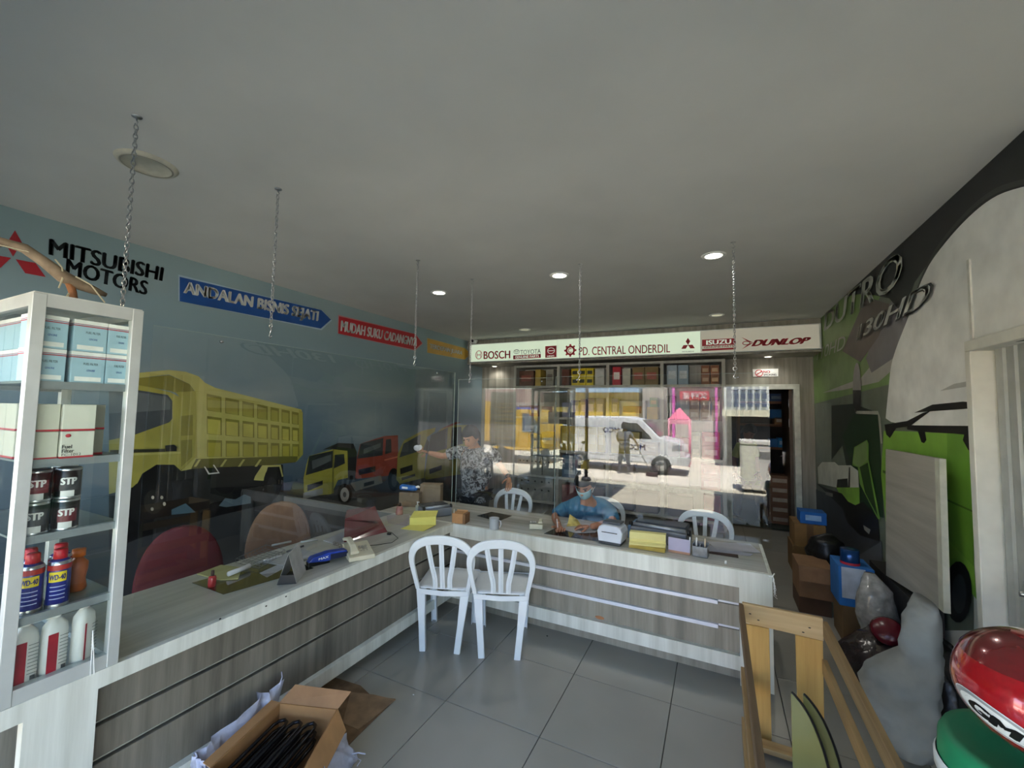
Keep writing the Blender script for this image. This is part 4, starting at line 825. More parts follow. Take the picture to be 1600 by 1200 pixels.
# ------------------------------------------------------------------ white plastic chairs
WP = mat('D6DCE0', .38, 0, .02, 6, .5)
def plastic_chair(label, loc, rz, grp):
    t = thing('plastic_chair', label, 'chair', loc, rz, grp)
    # local: faces +Y
    def bp(x, z):     # point on the tilted back plane
        return Vector((x, -.20-(z-.42)*.22, z))
    N = Vector((0, -1, -.22)).normalized()
    arch = [(-.185, .42), (-.205, .52), (-.222, .62), (-.215, .69), (-.18, .745), (-.11, .782), (0, .795), (.11, .782), (.18, .745), (.215, .69), (.222, .62), (.205, .52), (.185, .42)]
    ws = [.03, .032, .038, .048, .058, .064, .066, .064, .058, .048, .038, .032, .03]
    mb = MB(); mb.sweep(smooth_path([bp(*p) for p in arch]), .05, .022, N, interp(ws)); mb.build('back_frame', WP, t)
    for sx, xa_, xb_ in ((-1, -.10, -.055), (0, 0, 0), (1, .10, .055)):
        mb = MB(); mb.sweep(smooth_path([bp(xa_*1.0, .77), bp((xa_*.75+xb_*.25), .69), bp(xa_*.4+xb_*.6, .59), bp(xb_*1.0, .50), bp(xb_*1.0, .425)], 3), .036, .008, N)
        mb.sweep(smooth_path([bp(xa_*1.0, .765)+N*.006, bp((xa_*.75+xb_*.25), .69)+N*.006, bp(xa_*.4+xb_*.6, .59)+N*.006, bp(xb_*1.0, .50)+N*.006, bp(xb_*1.0, .43)+N*.006], 3), .012, .006, N); mb.build('back_slat', WP, t)
    vs = []; fs = []; nx, ny = 9, 9
    for j in range(ny):
        for i in range(nx):
            u = i/(nx-1)*2-1; v = j/(ny-1)*2-1
            wdt = .19+.025*(v+1)/2
            x = u*wdt; y = v*.205; d = max(abs(u), abs(v))
            if abs(u) == 1 and abs(v) == 1: x *= .9; y *= .93
            vs.append((x, y, .43-.014*(1-u*u)*(1-v*v) - (.012 if v > .9 else 0) - (.006 if abs(u) > .95 else 0)))
    for j in range(ny-1):
        for i in range(nx-1): a = j*nx+i; fs.append((a, a+1, a+nx+1, a+nx))
    mb = MB(); mb.add(vs, fs, True); o = mb.build('seat', WP, t); md = o.modifiers.new('s', 'SOLIDIFY'); md.thickness = .008
    mb = MB(); mb.sweep([(-.2, .2, .405), (-.1, .212, .4), (.1, .212, .4), (.2, .2, .405)], .04, .006, (0, 1, 0)).sweep([(-.195, -.19, .405), (-.208, .19, .405)], .04, .006, (1, 0, 0)).sweep([(.195, -.19, .405), (.208, .19, .405)], .04, .006, (1, 0, 0)).sweep([(-.19, -.205, .40), (0, -.215, .395), (.19, -.205, .40)], .035, .008, (0, 1, 0)); mb.build('seat_skirt', WP, t)
    for sx in (-1, 1):
        for sy, top, bot in ((-1, (.165, -.195, .415), (.125, -.245, .0)), (1, (.18, .185, .41), (.165, .205, .0))):
            T = Vector((top[0]*sx, top[1], top[2])); B = Vector((bot[0]*sx, bot[1], 0)); M = T.lerp(B, .55); mb = MB()
            # open channel: outer web plus one return flange
            mb.sweep([T, M, B], .05, .006, (0, 1, 0), [.066, .046, .042]); off = Vector((sx*-.022, 0, 0))
            mb.sweep([T+off*1.35+Vector((0, -sy*.015, 0)), M+off*.95+Vector((0, -sy*.015, 0)), B+off*.9+Vector((0, -sy*.015, 0))], .032, .005, (1, 0, 0), [.04, .034, .03])
            mb.sweep([T-off*1.35+Vector((0, -sy*.012, 0)), M-off*.95+Vector((0, -sy*.012, 0)), B-off*.9+Vector((0, -sy*.012, 0))], .026, .005, (1, 0, 0), [.034, .028, .024])
            mb.build('leg', WP, t)
    return t
g = 'white plastic stacking chairs'
plastic_chair('white plastic slat-back chair, left of the pair in front of the counter', (-1.875, 2.79, 0), math.radians(20), g)
c2 = plastic_chair('white plastic slat-back chair, right of the pair in front of the counter', (-1.475, 2.915, 0), math.radians(23), g)
def dupc(label, loc, rz): 
    c = copy_tree(c2); c.location = loc; c.rotation_euler = (0, 0, rz); c['label'] = label; return c
dupc('white plastic chair behind the back counter beside the standing person', (-2.12, 4.15, 0), math.radians(180))
dupc('white plastic chair behind the right end of the back counter', (-.15, 4.12, 0), math.radians(172))
dupc('white plastic chair on which the masked person sits', (-1.12, 4.22, 0.0), math.radians(176))
# two upholstered office chairs behind the left counter
def office_chair(px, py, w, h, hexc, label, X, r):
    c = P(px, py, X=X); t = thing('office_chair', label, 'chair', (c.x, c.y, 0), math.radians(r))
    fab = mat(hexc, .8, 0, .05, 15)
    pr = []
    for z in [i/8 for i in range(9)]:
        a = z*math.pi/2; hw = w/2*(math.cos(a)**.85 if z < 1 else .03); pr.append([Vector((-.05+.03*math.cos(q)+.04*z, hw*math.sin(q), c.z-h+h*math.sin(a)*1.0)) for q in [2*math.pi*k/20 for k in range(20)]])
    mb = MB(); mb.ring(None, [[Vector((-.05+.03*math.cos(q), w*.42*math.sin(q), c.z-h*1.3)) for q in [2*math.pi*k/20 for k in range(20)]]]+pr); mb.build('backrest', fab, t)
    mb = MB(); mb.lathe((.1, 0, .42), [(0, -.04), (.2, -.04), (.23, 0), (.2, .04), (0, .05)], 24); mb.build('seat', fab, t)
    mb = MB(); mb.cyl((.1, 0, .38), (.1, 0, .1), .03); mb.sweep([(.1, 0, .37), (-.02, 0, .36), (-.055, 0, .55)], .05, .01, (0, 1, 0)); mb.build('stem', DARK, t)
    for k in range(5):
        a = k*2*math.pi/5; mb = MB(); mb.sweep([(.1, 0, .11), (.1+.25*math.cos(a), .25*math.sin(a), .07)], .04, .025, (0, 0, 1)); mb.cyl((.1+.25*math.cos(a), .25*math.sin(a)-.015, .03), (.1+.25*math.cos(a), .25*math.sin(a)+.015, .03), .03); mb.build('leg', DARK, t)
    return t
office_chair(287, 822, .50, .42, '500E18', 'dark red round-backed chair behind the left counter', -3.3, -28)
office_chair(440, 784, .50, .42, '7A5A42', 'tan brown round-backed chair behind the left counter', -3.35, -32)
# ------------------------------------------------------------------ things on the counters
Z0 = CT+.001
def C_(px, py, z=Z0): return P(px, py, Z=z)
def flatq(name, pts, hexc, label, cat, z=Z0, th=.0015, mt=None, group=None):
    pts = [C_(a, b, z) for a, b in pts]; c = sum(pts, Vector())/len(pts)
    t = MB().prism([p-c for p in pts], (0, 0, th)).build(name, mt or mat(hexc, .6, 0, .03), None); t.location = c
    return tag(t, label, cat, group)
# left counter, near to far
flatq('desk_glass', [(300, 911), (445, 870), (490, 888), (349, 929)], '3C3E3A', 'dark glass desk pad on the left counter under the red bottle', 'desk pad', mt=mat('34362F', .08, 0, .05, 6, .8), th=.002)
t = thing('stamp_ink_bottle', 'small red ink bottle with dark cap on the dark glass pad', 'bottle', C_(331, 916, Z0+.0025))
mb = MB(); mb.lathe((0, 0, 0), [(0, 0), (.019, 0), (.02, .01), (.02, .045), (.016, .055), (.008, .058), (0, .058)], 16); mb.build('body', mat('A01A20', .15, 0, .02), t)
mb = MB(); mb.lathe((0, 0, .058), [(0, 0), (.009, 0), (.008, .028), (0, .028)], 12); mb.build('cap', mat('4A3028', .4), t)
t = flatq('notepad', [(308, 898), (345, 884), (378, 888), (372, 905), (345, 907)], 'A8A46C', 'yellowish notepad lying flat under the rolled white paper', 'notepad', Z0+.0024, .006)
t = thing('paper_roll', 'rolled white paper lying on the yellowish notepad', 'paper roll', C_(372, 893, Z0+.022))
a = C_(357, 897, Z0+.026); b = C_(390, 884, Z0+.026); MBr = MB(); MBr.tube([a, b], [.014, .013], 14); MBr.build('roll', PAPER, t, True)
t = thing('wire_basket', 'grey wire mesh document tray on the left counter behind the papers', 'tray', C_(400, 868))
mb = MB(); q = [C_(368, 880), C_(415, 858), C_(445, 866), C_(405, 889)]
for i in range(9):
    f = i/8; mb.tube([q[0].lerp(q[1], f)+Vector((0, 0, .03)), q[0].lerp(q[1], f)+Vector((0, 0, .004)), q[3].lerp(q[2], f)+Vector((0, 0, .004)), q[3].lerp(q[2], f)+Vector((0, 0, .03))], .0014, 5)
for i in range(6):
    f = i/5; mb.tube([q[0].lerp(q[3], f)+Vector((0, 0, .006)), q[1].lerp(q[2], f)+Vector((0, 0, .006))], .0012, 5)
mb.tube([p+Vector((0, 0, .03)) for p in q], .002, 5, True); mb.build('wire', mat('6C6C6A', .4, .6), t, True)
flatq('paper_sheet', [(405, 896), (440, 880), (452, 884), (417, 903)], 'B8BABC', 'white sheet between the rolled paper and the desk calendar', 'paper', Z0, .002)
flatq('paper_sheet', [(404, 878), (470, 858), (500, 866), (440, 884)], 'A9ABAC', 'loose white papers spread behind the desk calendar', 'paper', Z0+.001, .004)
flatq('paper_sheet', [(505, 845), (535, 832), (560, 838), (528, 852)], 'B4B6BA', 'white papers by the maroon document box', 'paper', Z0, .004)
for lb, a, b, hx in (('silver pen lying across the papers behind the desk calendar', (425, 852), (455, 846), 'A4A4A2'), ('white marker lying near the calendar', (412, 876), (440, 868), 'C8C8C8'), ('dark pliers-like tool beside the blue stapler', (448, 862), (474, 853), '3A3A38'), ('white remote control near the maroon document box', (470, 847), (497, 843), 'B8B8B6')):
    t = MB().tube([C_(*a, Z0+.012), C_(*b, Z0+.012)], .007, 8).build({'s': 'pen', 'w': 'marker', 'd': 'hand_tool'}[lb[0]] if 'remote' not in lb else 'remote_control', mat(hx, .35), None); tag(t, lb, 'pen' if 'pen' in lb or 'marker' in lb else 'tool')
# desk calendar (A frame)
t = thing('desk_calendar', 'black and white A-frame desk calendar on the left counter', 'calendar', C_(455, 905))
a0 = C_(433, 913); a1 = C_(464, 911); b0 = C_(474, 896); b1 = C_(470, 880)
ap = Vector((.01, .0, .14)); base = [C_(433, 914), C_(463, 912), C_(478, 892), C_(452, 893)]
n0 = (base[0]+base[1])/2+Vector((0, 0, .17)); n1 = (base[2]+base[3])/2+Vector((0, 0, .17))
mb = MB(); mb.prism([base[0], n0, n1, base[3]], (.002, 0, 0)); mb.prism([base[1], n0, n1, base[2]], (.002, 0, 0)); mb.build('board', mat('A6A8A8', .4), t, True)
mb = MB(); mb.prism([base[0], base[1], base[2], base[3]], (0, 0, .003)); mb.prism([base[0].lerp(n0, .0), base[1], base[1].lerp(n0, .3), base[0].lerp(n0, .3)], (0, -.002, 0)); mb.build('base', BLACK, t, True)
mb = MB()
for i in range(8):
    c = n0.lerp(n1, (i+.5)/8); mb.tube([c+Vector((.006*math.cos(k), 0, .006*math.sin(k))) for k in range(6)], .001, 4, True)
mb.build('spiral', STEEL, t, True)
# blue stapler, cutter, telephone
t = thing('stapler', 'chunky blue and black stapler at the edge of the left counter', 'stapler', C_(510, 884))
a = C_(480, 886); b = C_(540, 872); d = (b-a).normalized(); L = (b-a).length; s_ = Vector((0, 0, 1)).cross(d)
def pp(u, v, z): return a+d*L*u+s_*v+Vector((0, 0, z))
mb = MB(); mb.prism([pp(0, -.02, 0), pp(.55, -.02, 0), pp(.55, -.02, .02), pp(.0, -.02, .028)], s_*.045); mb.build('base', BLACK, t, True, .003)
mb = MB(); mb.prism([pp(.0, -.022, .028), pp(.45, -.022, .015), pp(1, -.022, .02), pp(1, -.022, .060), pp(.5, -.022, .068), pp(.1, -.022, .055)], s_*.06); mb.build('body', mat('1E3C9A', .3), t, True, .005)
mb = MB(); mb.prism([pp(.55, -.024, .018), pp(1.02, -.024, .02), pp(1.02, -.024, .05), pp(.55, -.024, .056)], s_*.064); mb.build('grip', mat('18203C', .4), t, True, .003)
textobj('lettering', 'MAX', [pp(.25, -.0225, .046), pp(.5, -.0225, .05), pp(.5, -.0225, .036), pp(.25, -.0225, .032)], WHITE, t, .03)
t = thing('cutter', 'orange-handled cutter lying above the blue stapler', 'cutter', C_(515, 872))
mb = MB(); mb.sweep([C_(502, 869, Z0+.045), C_(528, 860, Z0+.045)], .034, .02, (0, 0, 1)); mb.build('handle', mat('C48A2E', .4), t, True, .003)
mb = MB(); mb.sweep([C_(466, 878, Z0+.03), C_(503, 869, Z0+.043)], .02, .008, (0, 0, 1)); mb.build('blade', mat('7C7A74', .35, .6), t, True)
def phone(label, c, rz, sc=1.0):
    t = thing('telephone', label, 'telephone', c, rz); BE = mat('C2BDA6', .45, 0, .03)
    mb = MB(); mb.prism([Vector((-.07, -.09, 0))*sc, Vector((-.07, .09, 0))*sc, Vector((-.07, .085, .055))*sc, Vector((-.07, -.085, .022))*sc], (.14*sc, 0, 0)); mb.build('body', BE, t, False, .006)
    mb = MB(); mb.sweep([Vector((-.045, -.1, .05))*sc, Vector((-.045, -.05, .075))*sc, Vector((-.045, .04, .088))*sc, Vector((-.045, .1, .075))*sc], .035*sc, .018*sc, (0, 0, 1), [.045*sc, .03*sc, .03*sc, .045*sc]); mb.build('handset', BE, t, False, .003)
    mb = MB()
    for i in range(3):
        for j in range(4): mb.box((.0+i*.02, -.06+j*.022, .02+.008*j), (.014+i*.02, -.046+j*.022, .034+.008*j))
    mb.build('keypad', mat('9A968A', .5), t)
    return t
phone('beige desk telephone at the edge of the left counter behind the blue stapler', C_(560, 868), math.radians(60), 1.2)
phone('beige desk telephone on the back counter left of the seated person', C_(838, 824), math.radians(200), .8)
# coiled handset cord
mb = MB(); mb.tube([C_(520+20*u+3*math.sin(u*28), 848+9*u+3*math.cos(u*28), Z0+.01+.008*math.sin(u*40)) for u in [i/36 for i in range(37)]], .0035, 5)
tag(mb.build('phone_cord', mat('8E8C84', .5), None), 'coiled grey telephone cord near the maroon box', 'cord')
# maroon document box, black cable
t = thing('document_box', 'glossy maroon wedge-shaped file box on the left counter', 'file box', C_(575, 850))
q0, q1, q2, q3 = C_(537, 848), C_(606, 831), C_(585, 818), C_(541, 830)
mb = MB(); h0 = Vector((0, 0, .15)); 
mb.add([q0, q1, q2, q3, q0+Vector((-.02, .02, .16)), q1+Vector((-.10, .0, .05)), q2+Vector((0, .0, .13)), q3+Vector((0, .0, .16))], [(0, 3, 2, 1), (0, 1, 5, 4), (1, 2, 6, 5), (2, 3, 7, 6), (3, 0, 4, 7), (4, 5, 6, 7)])
mb.build('body', mat('6E2C32', .15, 0, .03, 6, .7), t, True, .003)
mb = MB(); mb.prism([q0+Vector((-.02, .02, .162)), q1+Vector((-.08, .0, .075)), q2+Vector((0, .0, .145)), q3+Vector((0, .0, .165))], (0, 0, .004)); mb.build('lid', mat('7A343A', .2, 0, .03), t, True)
mb = MB(); mb.tube([C_(560, 853), C_(585, 852), C_(612, 848), C_(622, 841), C_(612, 832), C_(598, 830), C_(600, 826)], .0025, 6); tag(mb.build('power_cable', BLACK, None), 'thin black cable curling out from the maroon file box', 'cable')
mb = MB(); mb.obox(C_(608, 834, Z0+.008), (.014, .004, 0), (-.003, .01, 0), (0, 0, .007)); tag(mb.build('cable_plug', BLACK, None, bevel=.002), 'small black plug on the cable by the maroon box', 'plug')
# corner: dot matrix printer A with yellow paper, box, bottle etc.
def matrix_printer(label, c, rz, w=.36, d=.26, hh=.11, fold=None):
    t = thing('dot_matrix_printer', label, 'printer', c, rz)
    GB = mat('7E8288', .45, 0, .02); bx('body', (-w/2, -d/2, 0), (w/2, d/2, hh*.75), GB, t, False, .008)
    bx('cover', (-w*.46, -d*.2, hh*.76), (w*.46, d*.48, hh), mat('3A3D42', .35), t, False, .006)
    mb = MB(); mb.cyl((-w*.47, -d*.32, hh*.85), (w*.47, -d*.32, hh*.85), .014); mb.build('roller', mat('A8ACB2', .3, .5), t)
    for s in (-1, 1): mb = MB(); mb.cyl((s*w*.5, -d*.3, hh*.8), (s*w*.55, -d*.3, hh*.8), .022); mb.build('knob', DARK, t)
    return t
pa = C_(678, 806); matrix_printer('grey dot matrix printer in the corner behind the yellow paper', pa+Vector((-.02, .04, 0)), math.radians(60), .26, .20, .1)
t = thing('continuous_paper', 'yellow continuous paper folding out of the corner printer', 'paper', C_(650, 815))
mb = MB(); q = [(P(640, 800, Z=.83), P(678, 797, Z=.83)), (P(641, 812, Z=.80), P(681, 812, Z=.80)), (P(640, 817, Z=.745), P(681, 818, Z=.745)), (P(626, 826, Z=.724), P(660, 830, Z=.724))]
q = [(C_(641, 812, .745)+Vector((0, .05, .065)), C_(681, 812, .745)+Vector((0, .03, .075))), (C_(640, 817, .745)+Vector((0, 0, .04)), C_(681, 816, .745)+Vector((0, 0, .05))), (C_(640, 820, .735), C_(681, 820, .735)), (C_(626, 826, .722), C_(661, 830, .722))]
vs = []; fs = []
for i, (a, b) in enumerate(q):
    vs += [a, b]
    if i: fs.append((2*i-2, 2*i-1, 2*i+1, 2*i))
mb.add(vs, fs, False); o = mb.build('paper', mat('D9D06A', .7, 0, .02), t, True); md = o.modifiers.new('s', 'SOLIDIFY'); md.thickness = .004
flatq('paper_sheet', [(604, 806), (640, 803), (636, 822), (606, 818)], '9C9498', 'greyish-pink papers between maroon box and yellow paper', 'paper', Z0, .003)
t = thing('glue_bottle', 'small clear bottle of pink liquid with black cap behind the yellow paper', 'bottle', C_(624, 804))
mb = MB(); mb.lathe((0, 0, 0), [(0, 0), (.033, 0), (.035, .01), (.03, .06), (.024, .08), (0, .08)], 16); mb.build('body', mat('A8706C', .2, 0, .1, 20), t)
mb = MB(); mb.lathe((0, 0, .08), [(0, 0), (.018, 0), (.016, .022), (.006, .03), (0, .03)], 12); mb.build('cap', BLACK, t)
def tbox(px0, px1, py_b, hpx, depth, hexc, label, rz=0, name='carton', cat='box', tape=None, lab=None, z=Z0):
    a = C_(px0, py_b, z); b = C_(px1, py_b, z); w_ = (b-a).length; c = (a+b)/2; ang = math.atan2(b.y-a.y, b.x-a.x)
    d_ = (c-Vector((0, 0, CAM_Z))).length; h_ = hpx/FPX*d_*1.02
    t = thing(name, label, cat, c, ang+rz)
    bx('body', (-w_/2, 0, 0), (w_/2, depth, h_), mat(hexc, .75, 0, .05, 12), t, False, .002)
    if tape: bx('tape', (-w_*.08, -.001, 0), (w_*.08, depth+.001, h_+.001), mat(tape, .4), t)
    if lab: bx('printed_label', (-w_*.35, -.0015, h_*.25), (w_*.3, -.0003, h_*.75), mat(lab, .5), t)
    return t, h_
t1, hh = tbox(622, 655, 792, 20, .15, '7E6A52', 'grey-brown carton at the far corner carrying the blue packet', -.2)
t = thing('tissue_packet', 'crumpled blue and white tissue packet on the corner carton', 'packet', t1.location+Vector((-.06, .06, hh+.001)), .1)
mb = MB(); pr = [[Vector((x, .045*math.cos(q)*s, .035+.033*math.sin(q)*s+.006*math.sin(x*60+q))) for q in [2*math.pi*k/12 for k in range(12)]] for x, s in ((-.10, .35), (-.085, .8), (-.03, 1), (.04, .95), (.085, .75), (.105, .3))]
mb.ring(None, pr); mb.build('wrapper', mat('2C68B4', .3, 0, .05, 30), t)
mb = MB(); mb.box((-.05, -.048, .03), (.02, -.044, .05)); mb.tube([(.08, -.01, .04), (.115, 0, .055), (.13, .01, .045)], .012, 6); mb.build('white_tip', WHITE, t)
tbox(655, 688, 790, 30, .12, '8A775F', 'tan carton standing open at the far corner of the counters', -.15, lab=None)
t = thing('sanitizer_bottle', 'small white pump bottle in front of the tan corner carton', 'bottle', C_(652, 800))
mb = MB(); mb.lathe((0, 0, 0), [(0, 0), (.02, 0), (.021, .01), (.02, .06), (.01, .07), (0, .07)], 14); mb.build('body', mat('B8BAA8', .3), t)
mb = MB(); mb.cyl((0, 0, .07), (0, 0, .095), .005, n=8); mb.sweep([(-.008, 0, .096), (.022, 0, .096)], .01, .006, (0, 0, 1)); mb.build('pump', WHITE, t)
t = thing('small_carton', 'small open brown carton on the counter corner', 'box', C_(721, 816), math.radians(10))
bx('body', (-.07, -.05, 0), (.03, .06, .085), mat('B08254', .75, 0, .05), t, False, .002); bx('flap', (-.07, .061, .06), (.035, .064, .095), mat('C09264', .75), t); bx('side_panel', (.031, -.05, 0), (.055, .06, .083), mat('7A5A3C', .8), t)
t = thing('screen_foot', 'thin upright white rod at the front corner of the counters', 'rod', C_(709, 817))
mb = MB(); mb.cyl((0, 0, 0), (0, 0, .12), .004, n=8).cyl((0, 0, 0), (0, 0, .004), .014, n=12); mb.build('rod', mat('C4BFA8', .4), t)
t = thing('metal_mug', 'white metal mug on the back counter behind the right front chair', 'mug', C_(772, 826))
mb = MB(); mb.lathe((0, 0, 0), [(0, 0), (.04, 0), (.042, .004), (.042, .088), (.044, .09), (.040, .09), (.039, .006), (0, .006)], 24); mb.build('body', mat('C0C6CA', .25, .3, .02), t)
mb = MB(); mb.tube([(.04, 0, .075), (.062, 0, .07), (.066, 0, .045), (.06, 0, .022), (.04, 0, .018)], .005, 8); mb.build('handle', mat('B0B6BA', .25, .3), t)
flatq('desk_glass', [(745, 806), (768, 800), (800, 806), (778, 815)], '3C3E3A', 'small dark mat on the back counter behind the metal mug', 'desk pad', mt=mat('34362F', .12), th=.002)
# seated person's papers
flatq('desk_glass', [(850, 834), (875, 822), (935, 832), (935, 846)], '34302C', 'dark glass desk pad in front of the seated person', 'desk pad', mt=mat('302C28', .1, 0, .05, 6, .8), th=.002)
flatq('paper_sheet', [(868, 824), (900, 812), (945, 818), (930, 832), (900, 833)], 'B4B4B8', 'white sheet on which the seated person writes', 'paper', Z0+.003, .002)
t = thing('receipt_sheet', 'curled yellow sheet held up by the seated person', 'paper', C_(893, 823, Z0+.006))
mb = MB(); vs = []; fs = []
p0, p1 = C_(884, 823, Z0+.006), C_(908, 823, Z0+.006)
for i in range(6):
    f = i/5; a = p0+Vector((.02*f, .015+.03*f, .10*f**1.5)); b = p1+Vector((-.05*f, .02+.03*f, .045*f)); vs += [a, b]
    if i: fs.append((2*i-2, 2*i-1, 2*i+1, 2*i))
mb.add(vs, fs, True); o = mb.build('sheet', mat('C8B466', .7), t, True); md = o.modifiers.new('s', 'SOLIDIFY'); md.thickness = .0015
# label printer
t = thing('label_printer', 'white and grey label printer at the front of the back counter', 'printer', C_(952, 851), math.radians(-4))
LP = mat('C4CCD8', .35, 0, .02)
mb = MB(); mb.prism([Vector(p) for p in ((-.088, -.0, .015), (-.098, 0, .09), (-.085, 0, .125), (-.05, 0, .14), (.05, 0, .14), (.085, 0, .125), (.098, 0, .09), (.088, 0, .015))], (0, .17, 0)); mb.build('body', LP, t, False, .01)
bx('slot', (-.06, -.004, .086), (.06, .002, .091), DARK, t); bx('base', (-.085, -.002, 0), (.085, .16, .018), mat('3C3E42', .5), t, False, .003)
bx('lid', (-.07, .05, .141), (.07, .16, .155), mat('4A4E56', .4), t, False, .005)
# main dot matrix printer with fan-fold paper
pc = C_(1022, 852); t = matrix_printer('grey dot matrix printer with blue side behind the yellow fan-fold paper', pc+Vector((0.03, .19, 0)), math.radians(-6), .42, .26, .13)
bx('side_cover', (-.235, -.12, 0), (-.212, .12, .10), mat('6C8CB0', .45), t, False, .004)
t = thing('continuous_paper', 'yellow fan-fold paper hanging over the front edge of the back counter', 'paper', C_(1012, 856))
mb = MB(); a, b = C_(983, 855), C_(1040, 861)
vs = []; fs = []
pf = [(.055, .115), (.02, .11), (.01, .065), (.02, .045), (-.002, .03), (-.006, -.01)]
for i, (dy, dz) in enumerate(pf):
    vs += [a+Vector((0, dy, dz)), b+Vector((0, dy, dz))]
    if i: fs.append((2*i-2, 2*i-1, 2*i+1, 2*i))
mb.add(vs, fs); o = mb.build('paper', mat('D6CE8A', .7, 0, .02), t, True); md = o.modifiers.new('s', 'SOLIDIFY'); md.thickness = .004
mb = MB(); 
for i in range(4): mb.box((a.x+.0, a.y-.012+.003*i, Z0+.002+i*.005), (b.x, a.y+.06, Z0+.006+i*.005))
mb.build('paper_stack', mat('B8A24C', .7), t, True)
t = thing('paper_stack', 'lilac-white paper stack with an orange lowest layer beside the fan-fold paper', 'paper', C_(1060, 868))
mb = MB(); a, b = C_(1044, 862), C_(1078, 868); mb.prism([a+Vector((0, 0, .0)), b, b+Vector((0, .02, .1)), a+Vector((0, .02, .10))], (0, .004, 0)); mb.build('sheet', mat('A8A4BC', .7, 0, .02), t, True)
mb = MB(); mb.prism([a, b, b+Vector((0, .11, 0)), a+Vector((0, .11, 0))], (0, 0, .016)); mb.build('lower_layer', mat('B08870', .7), t, True)
# pen holder
t = thing('pen_holder', 'clear acrylic pen holder with pens at the right of the papers', 'pen holder', C_(1083, 866), math.radians(-8))
mb = MB(); [mb.box(*ab) for ab in (((-.0, -.035, 0), (.10, -.032, .07)), ((-.0, .035, 0), (.10, .038, .09)), ((0, -.035, 0), (.003, .035, .08)), ((.097, -.035, 0), (.1, .035, .08)), ((.05, -.03, 0), (.053, .035, .08)), ((0, -.035, 0), (.1, .035, .003)))]
mb.build('body', mat('7C7E80', .15, 0, .1, 30), t)
for i, (x, y, hx, lb) in enumerate(((.02, 0, 'D8D8D8', 'white pen, left one standing in the clear holder'), (-.02, -.02, 'C8CCD0', 'white pen standing just beside the clear holder'), (.075, .01, 'C4B49A', 'tan pen, right one standing in the clear holder'))):
    o = wloc(t)+Matrix.Rotation(math.radians(-8), 3, 'Z')@Vector((x, y, .005)); tag(MB().tube([o, o+Vector((.004, .005, .115))], .0055, 8).build('pen', mat(hx, .4), None), lb, 'pen', 'pens in the holder')
flatq('paper_sheet', [(1105, 846), (1172, 850), (1189, 864), (1120, 860)], 'A8AAB4', 'large white form lying at the right end of the back counter', 'paper', Z0+.003, .002)
flatq('paper_sheet', [(1103, 850), (1120, 856), (1177, 866), (1172, 869), (1106, 862)], 'A0A4B2', 'second form half under the large white one', 'paper', Z0, .002)
flatq('desk_glass', [(1106, 861), (1153, 867), (1154, 872), (1104, 864)], '3A2420', 'dark red and black strip under the forms at the counter end', 'desk pad', Z0, .002)
t = thing('stopper', 'small white cap standing on the right end of the back counter', 'cap', C_(1134, 881)); mb = MB(); mb.lathe((0, 0, 0), [(0, 0), (.008, 0), (.007, .02), (0, .022)], 10); mb.build('cap', WHITE, t)
# orange mark on the panel
mb = MB(); v = P(937, 965, Y=3.199); mb.ell(v, (.035, .0008, .012), 14, 6); tag(mb.build('orange_stain', mat('A87048', .7), None), 'orange smear on the lower front panel of the back counter', 'stain')

# ------------------------------------------------------------------ things on the right-hand side
def gbox(x0, x1, y, d, z0, z1, hexc, label, name='carton', tape=None, lab=None, rz=0, cat='box', flap=False):
    t = thing(name, label, cat, ((x0+x1)/2, y+d/2, z0), rz); w_ = x1-x0
    bx('body', (-w_/2, -d/2, 0), (w_/2, d/2, z1-z0), mat(hexc, .8, 0, .06, 9), t, False, .003)
    if tape: bx('tape', (-.03, -d/2-.001, 0), (.03, d/2+.001, z1-z0+.001), mat(tape, .4), t)
    if lab: bx('printed_label', (-w_*.3, -d/2-.0015, (z1-z0)*.3), (w_*.3, -d/2-.0003, (z1-z0)*.75), mat(lab, .5), t)
    if flap: MB().add([(-w_/2, -d/2-.004, z1-z0), (w_/2, -d/2-.004, z1-z0), (w_/2*.96, -d/2-.03, (z1-z0)*.55), (-w_/2*.96, -d/2-.03, (z1-z0)*.55)], [(0, 1, 2, 3)]).build('flap', mat(hexc, .8), t)
    return t
yb = 5.6
a = P(1240, 900, Y=yb); b = P(1287, 815, Y=yb)
gbox(a.x, b.x, yb, .4, 0, .30, '7A5C34', 'lower brown carton of the stack by the storeroom door')
gbox(a.x+.02, b.x+.02, yb+.01, .38, .301, P(1260, 820, Y=yb).z, '8A6638', 'upper brown taped carton of the stack by the storeroom door', tape='6A4A2A')
v = P(1270, 812, Y=yb+.02); gbox(v.x-.11, v.x+.13, yb+.05, .22, P(1260, 820, Y=yb).z+.002, P(1260, 820, Y=yb).z+.13, '1C5FA8', 'blue box with white oval on top of the brown carton stack', lab='8CB0D8')
yb = 4.55; a = P(1247, 885, Y=yb); b = P(1300, 960, Y=yb)
gbox(a.x, b.x, yb, .34, 0, .14, '5A4230', 'crushed dark carton under the open brown one')
gbox(a.x+.0, b.x+.02, yb-.02, .36, .141, P(1275, 886, Y=yb).z, '8C6A4C', 'large open brown carton with hanging flap on the right side', flap=True)
from mathutils import noise as NZ
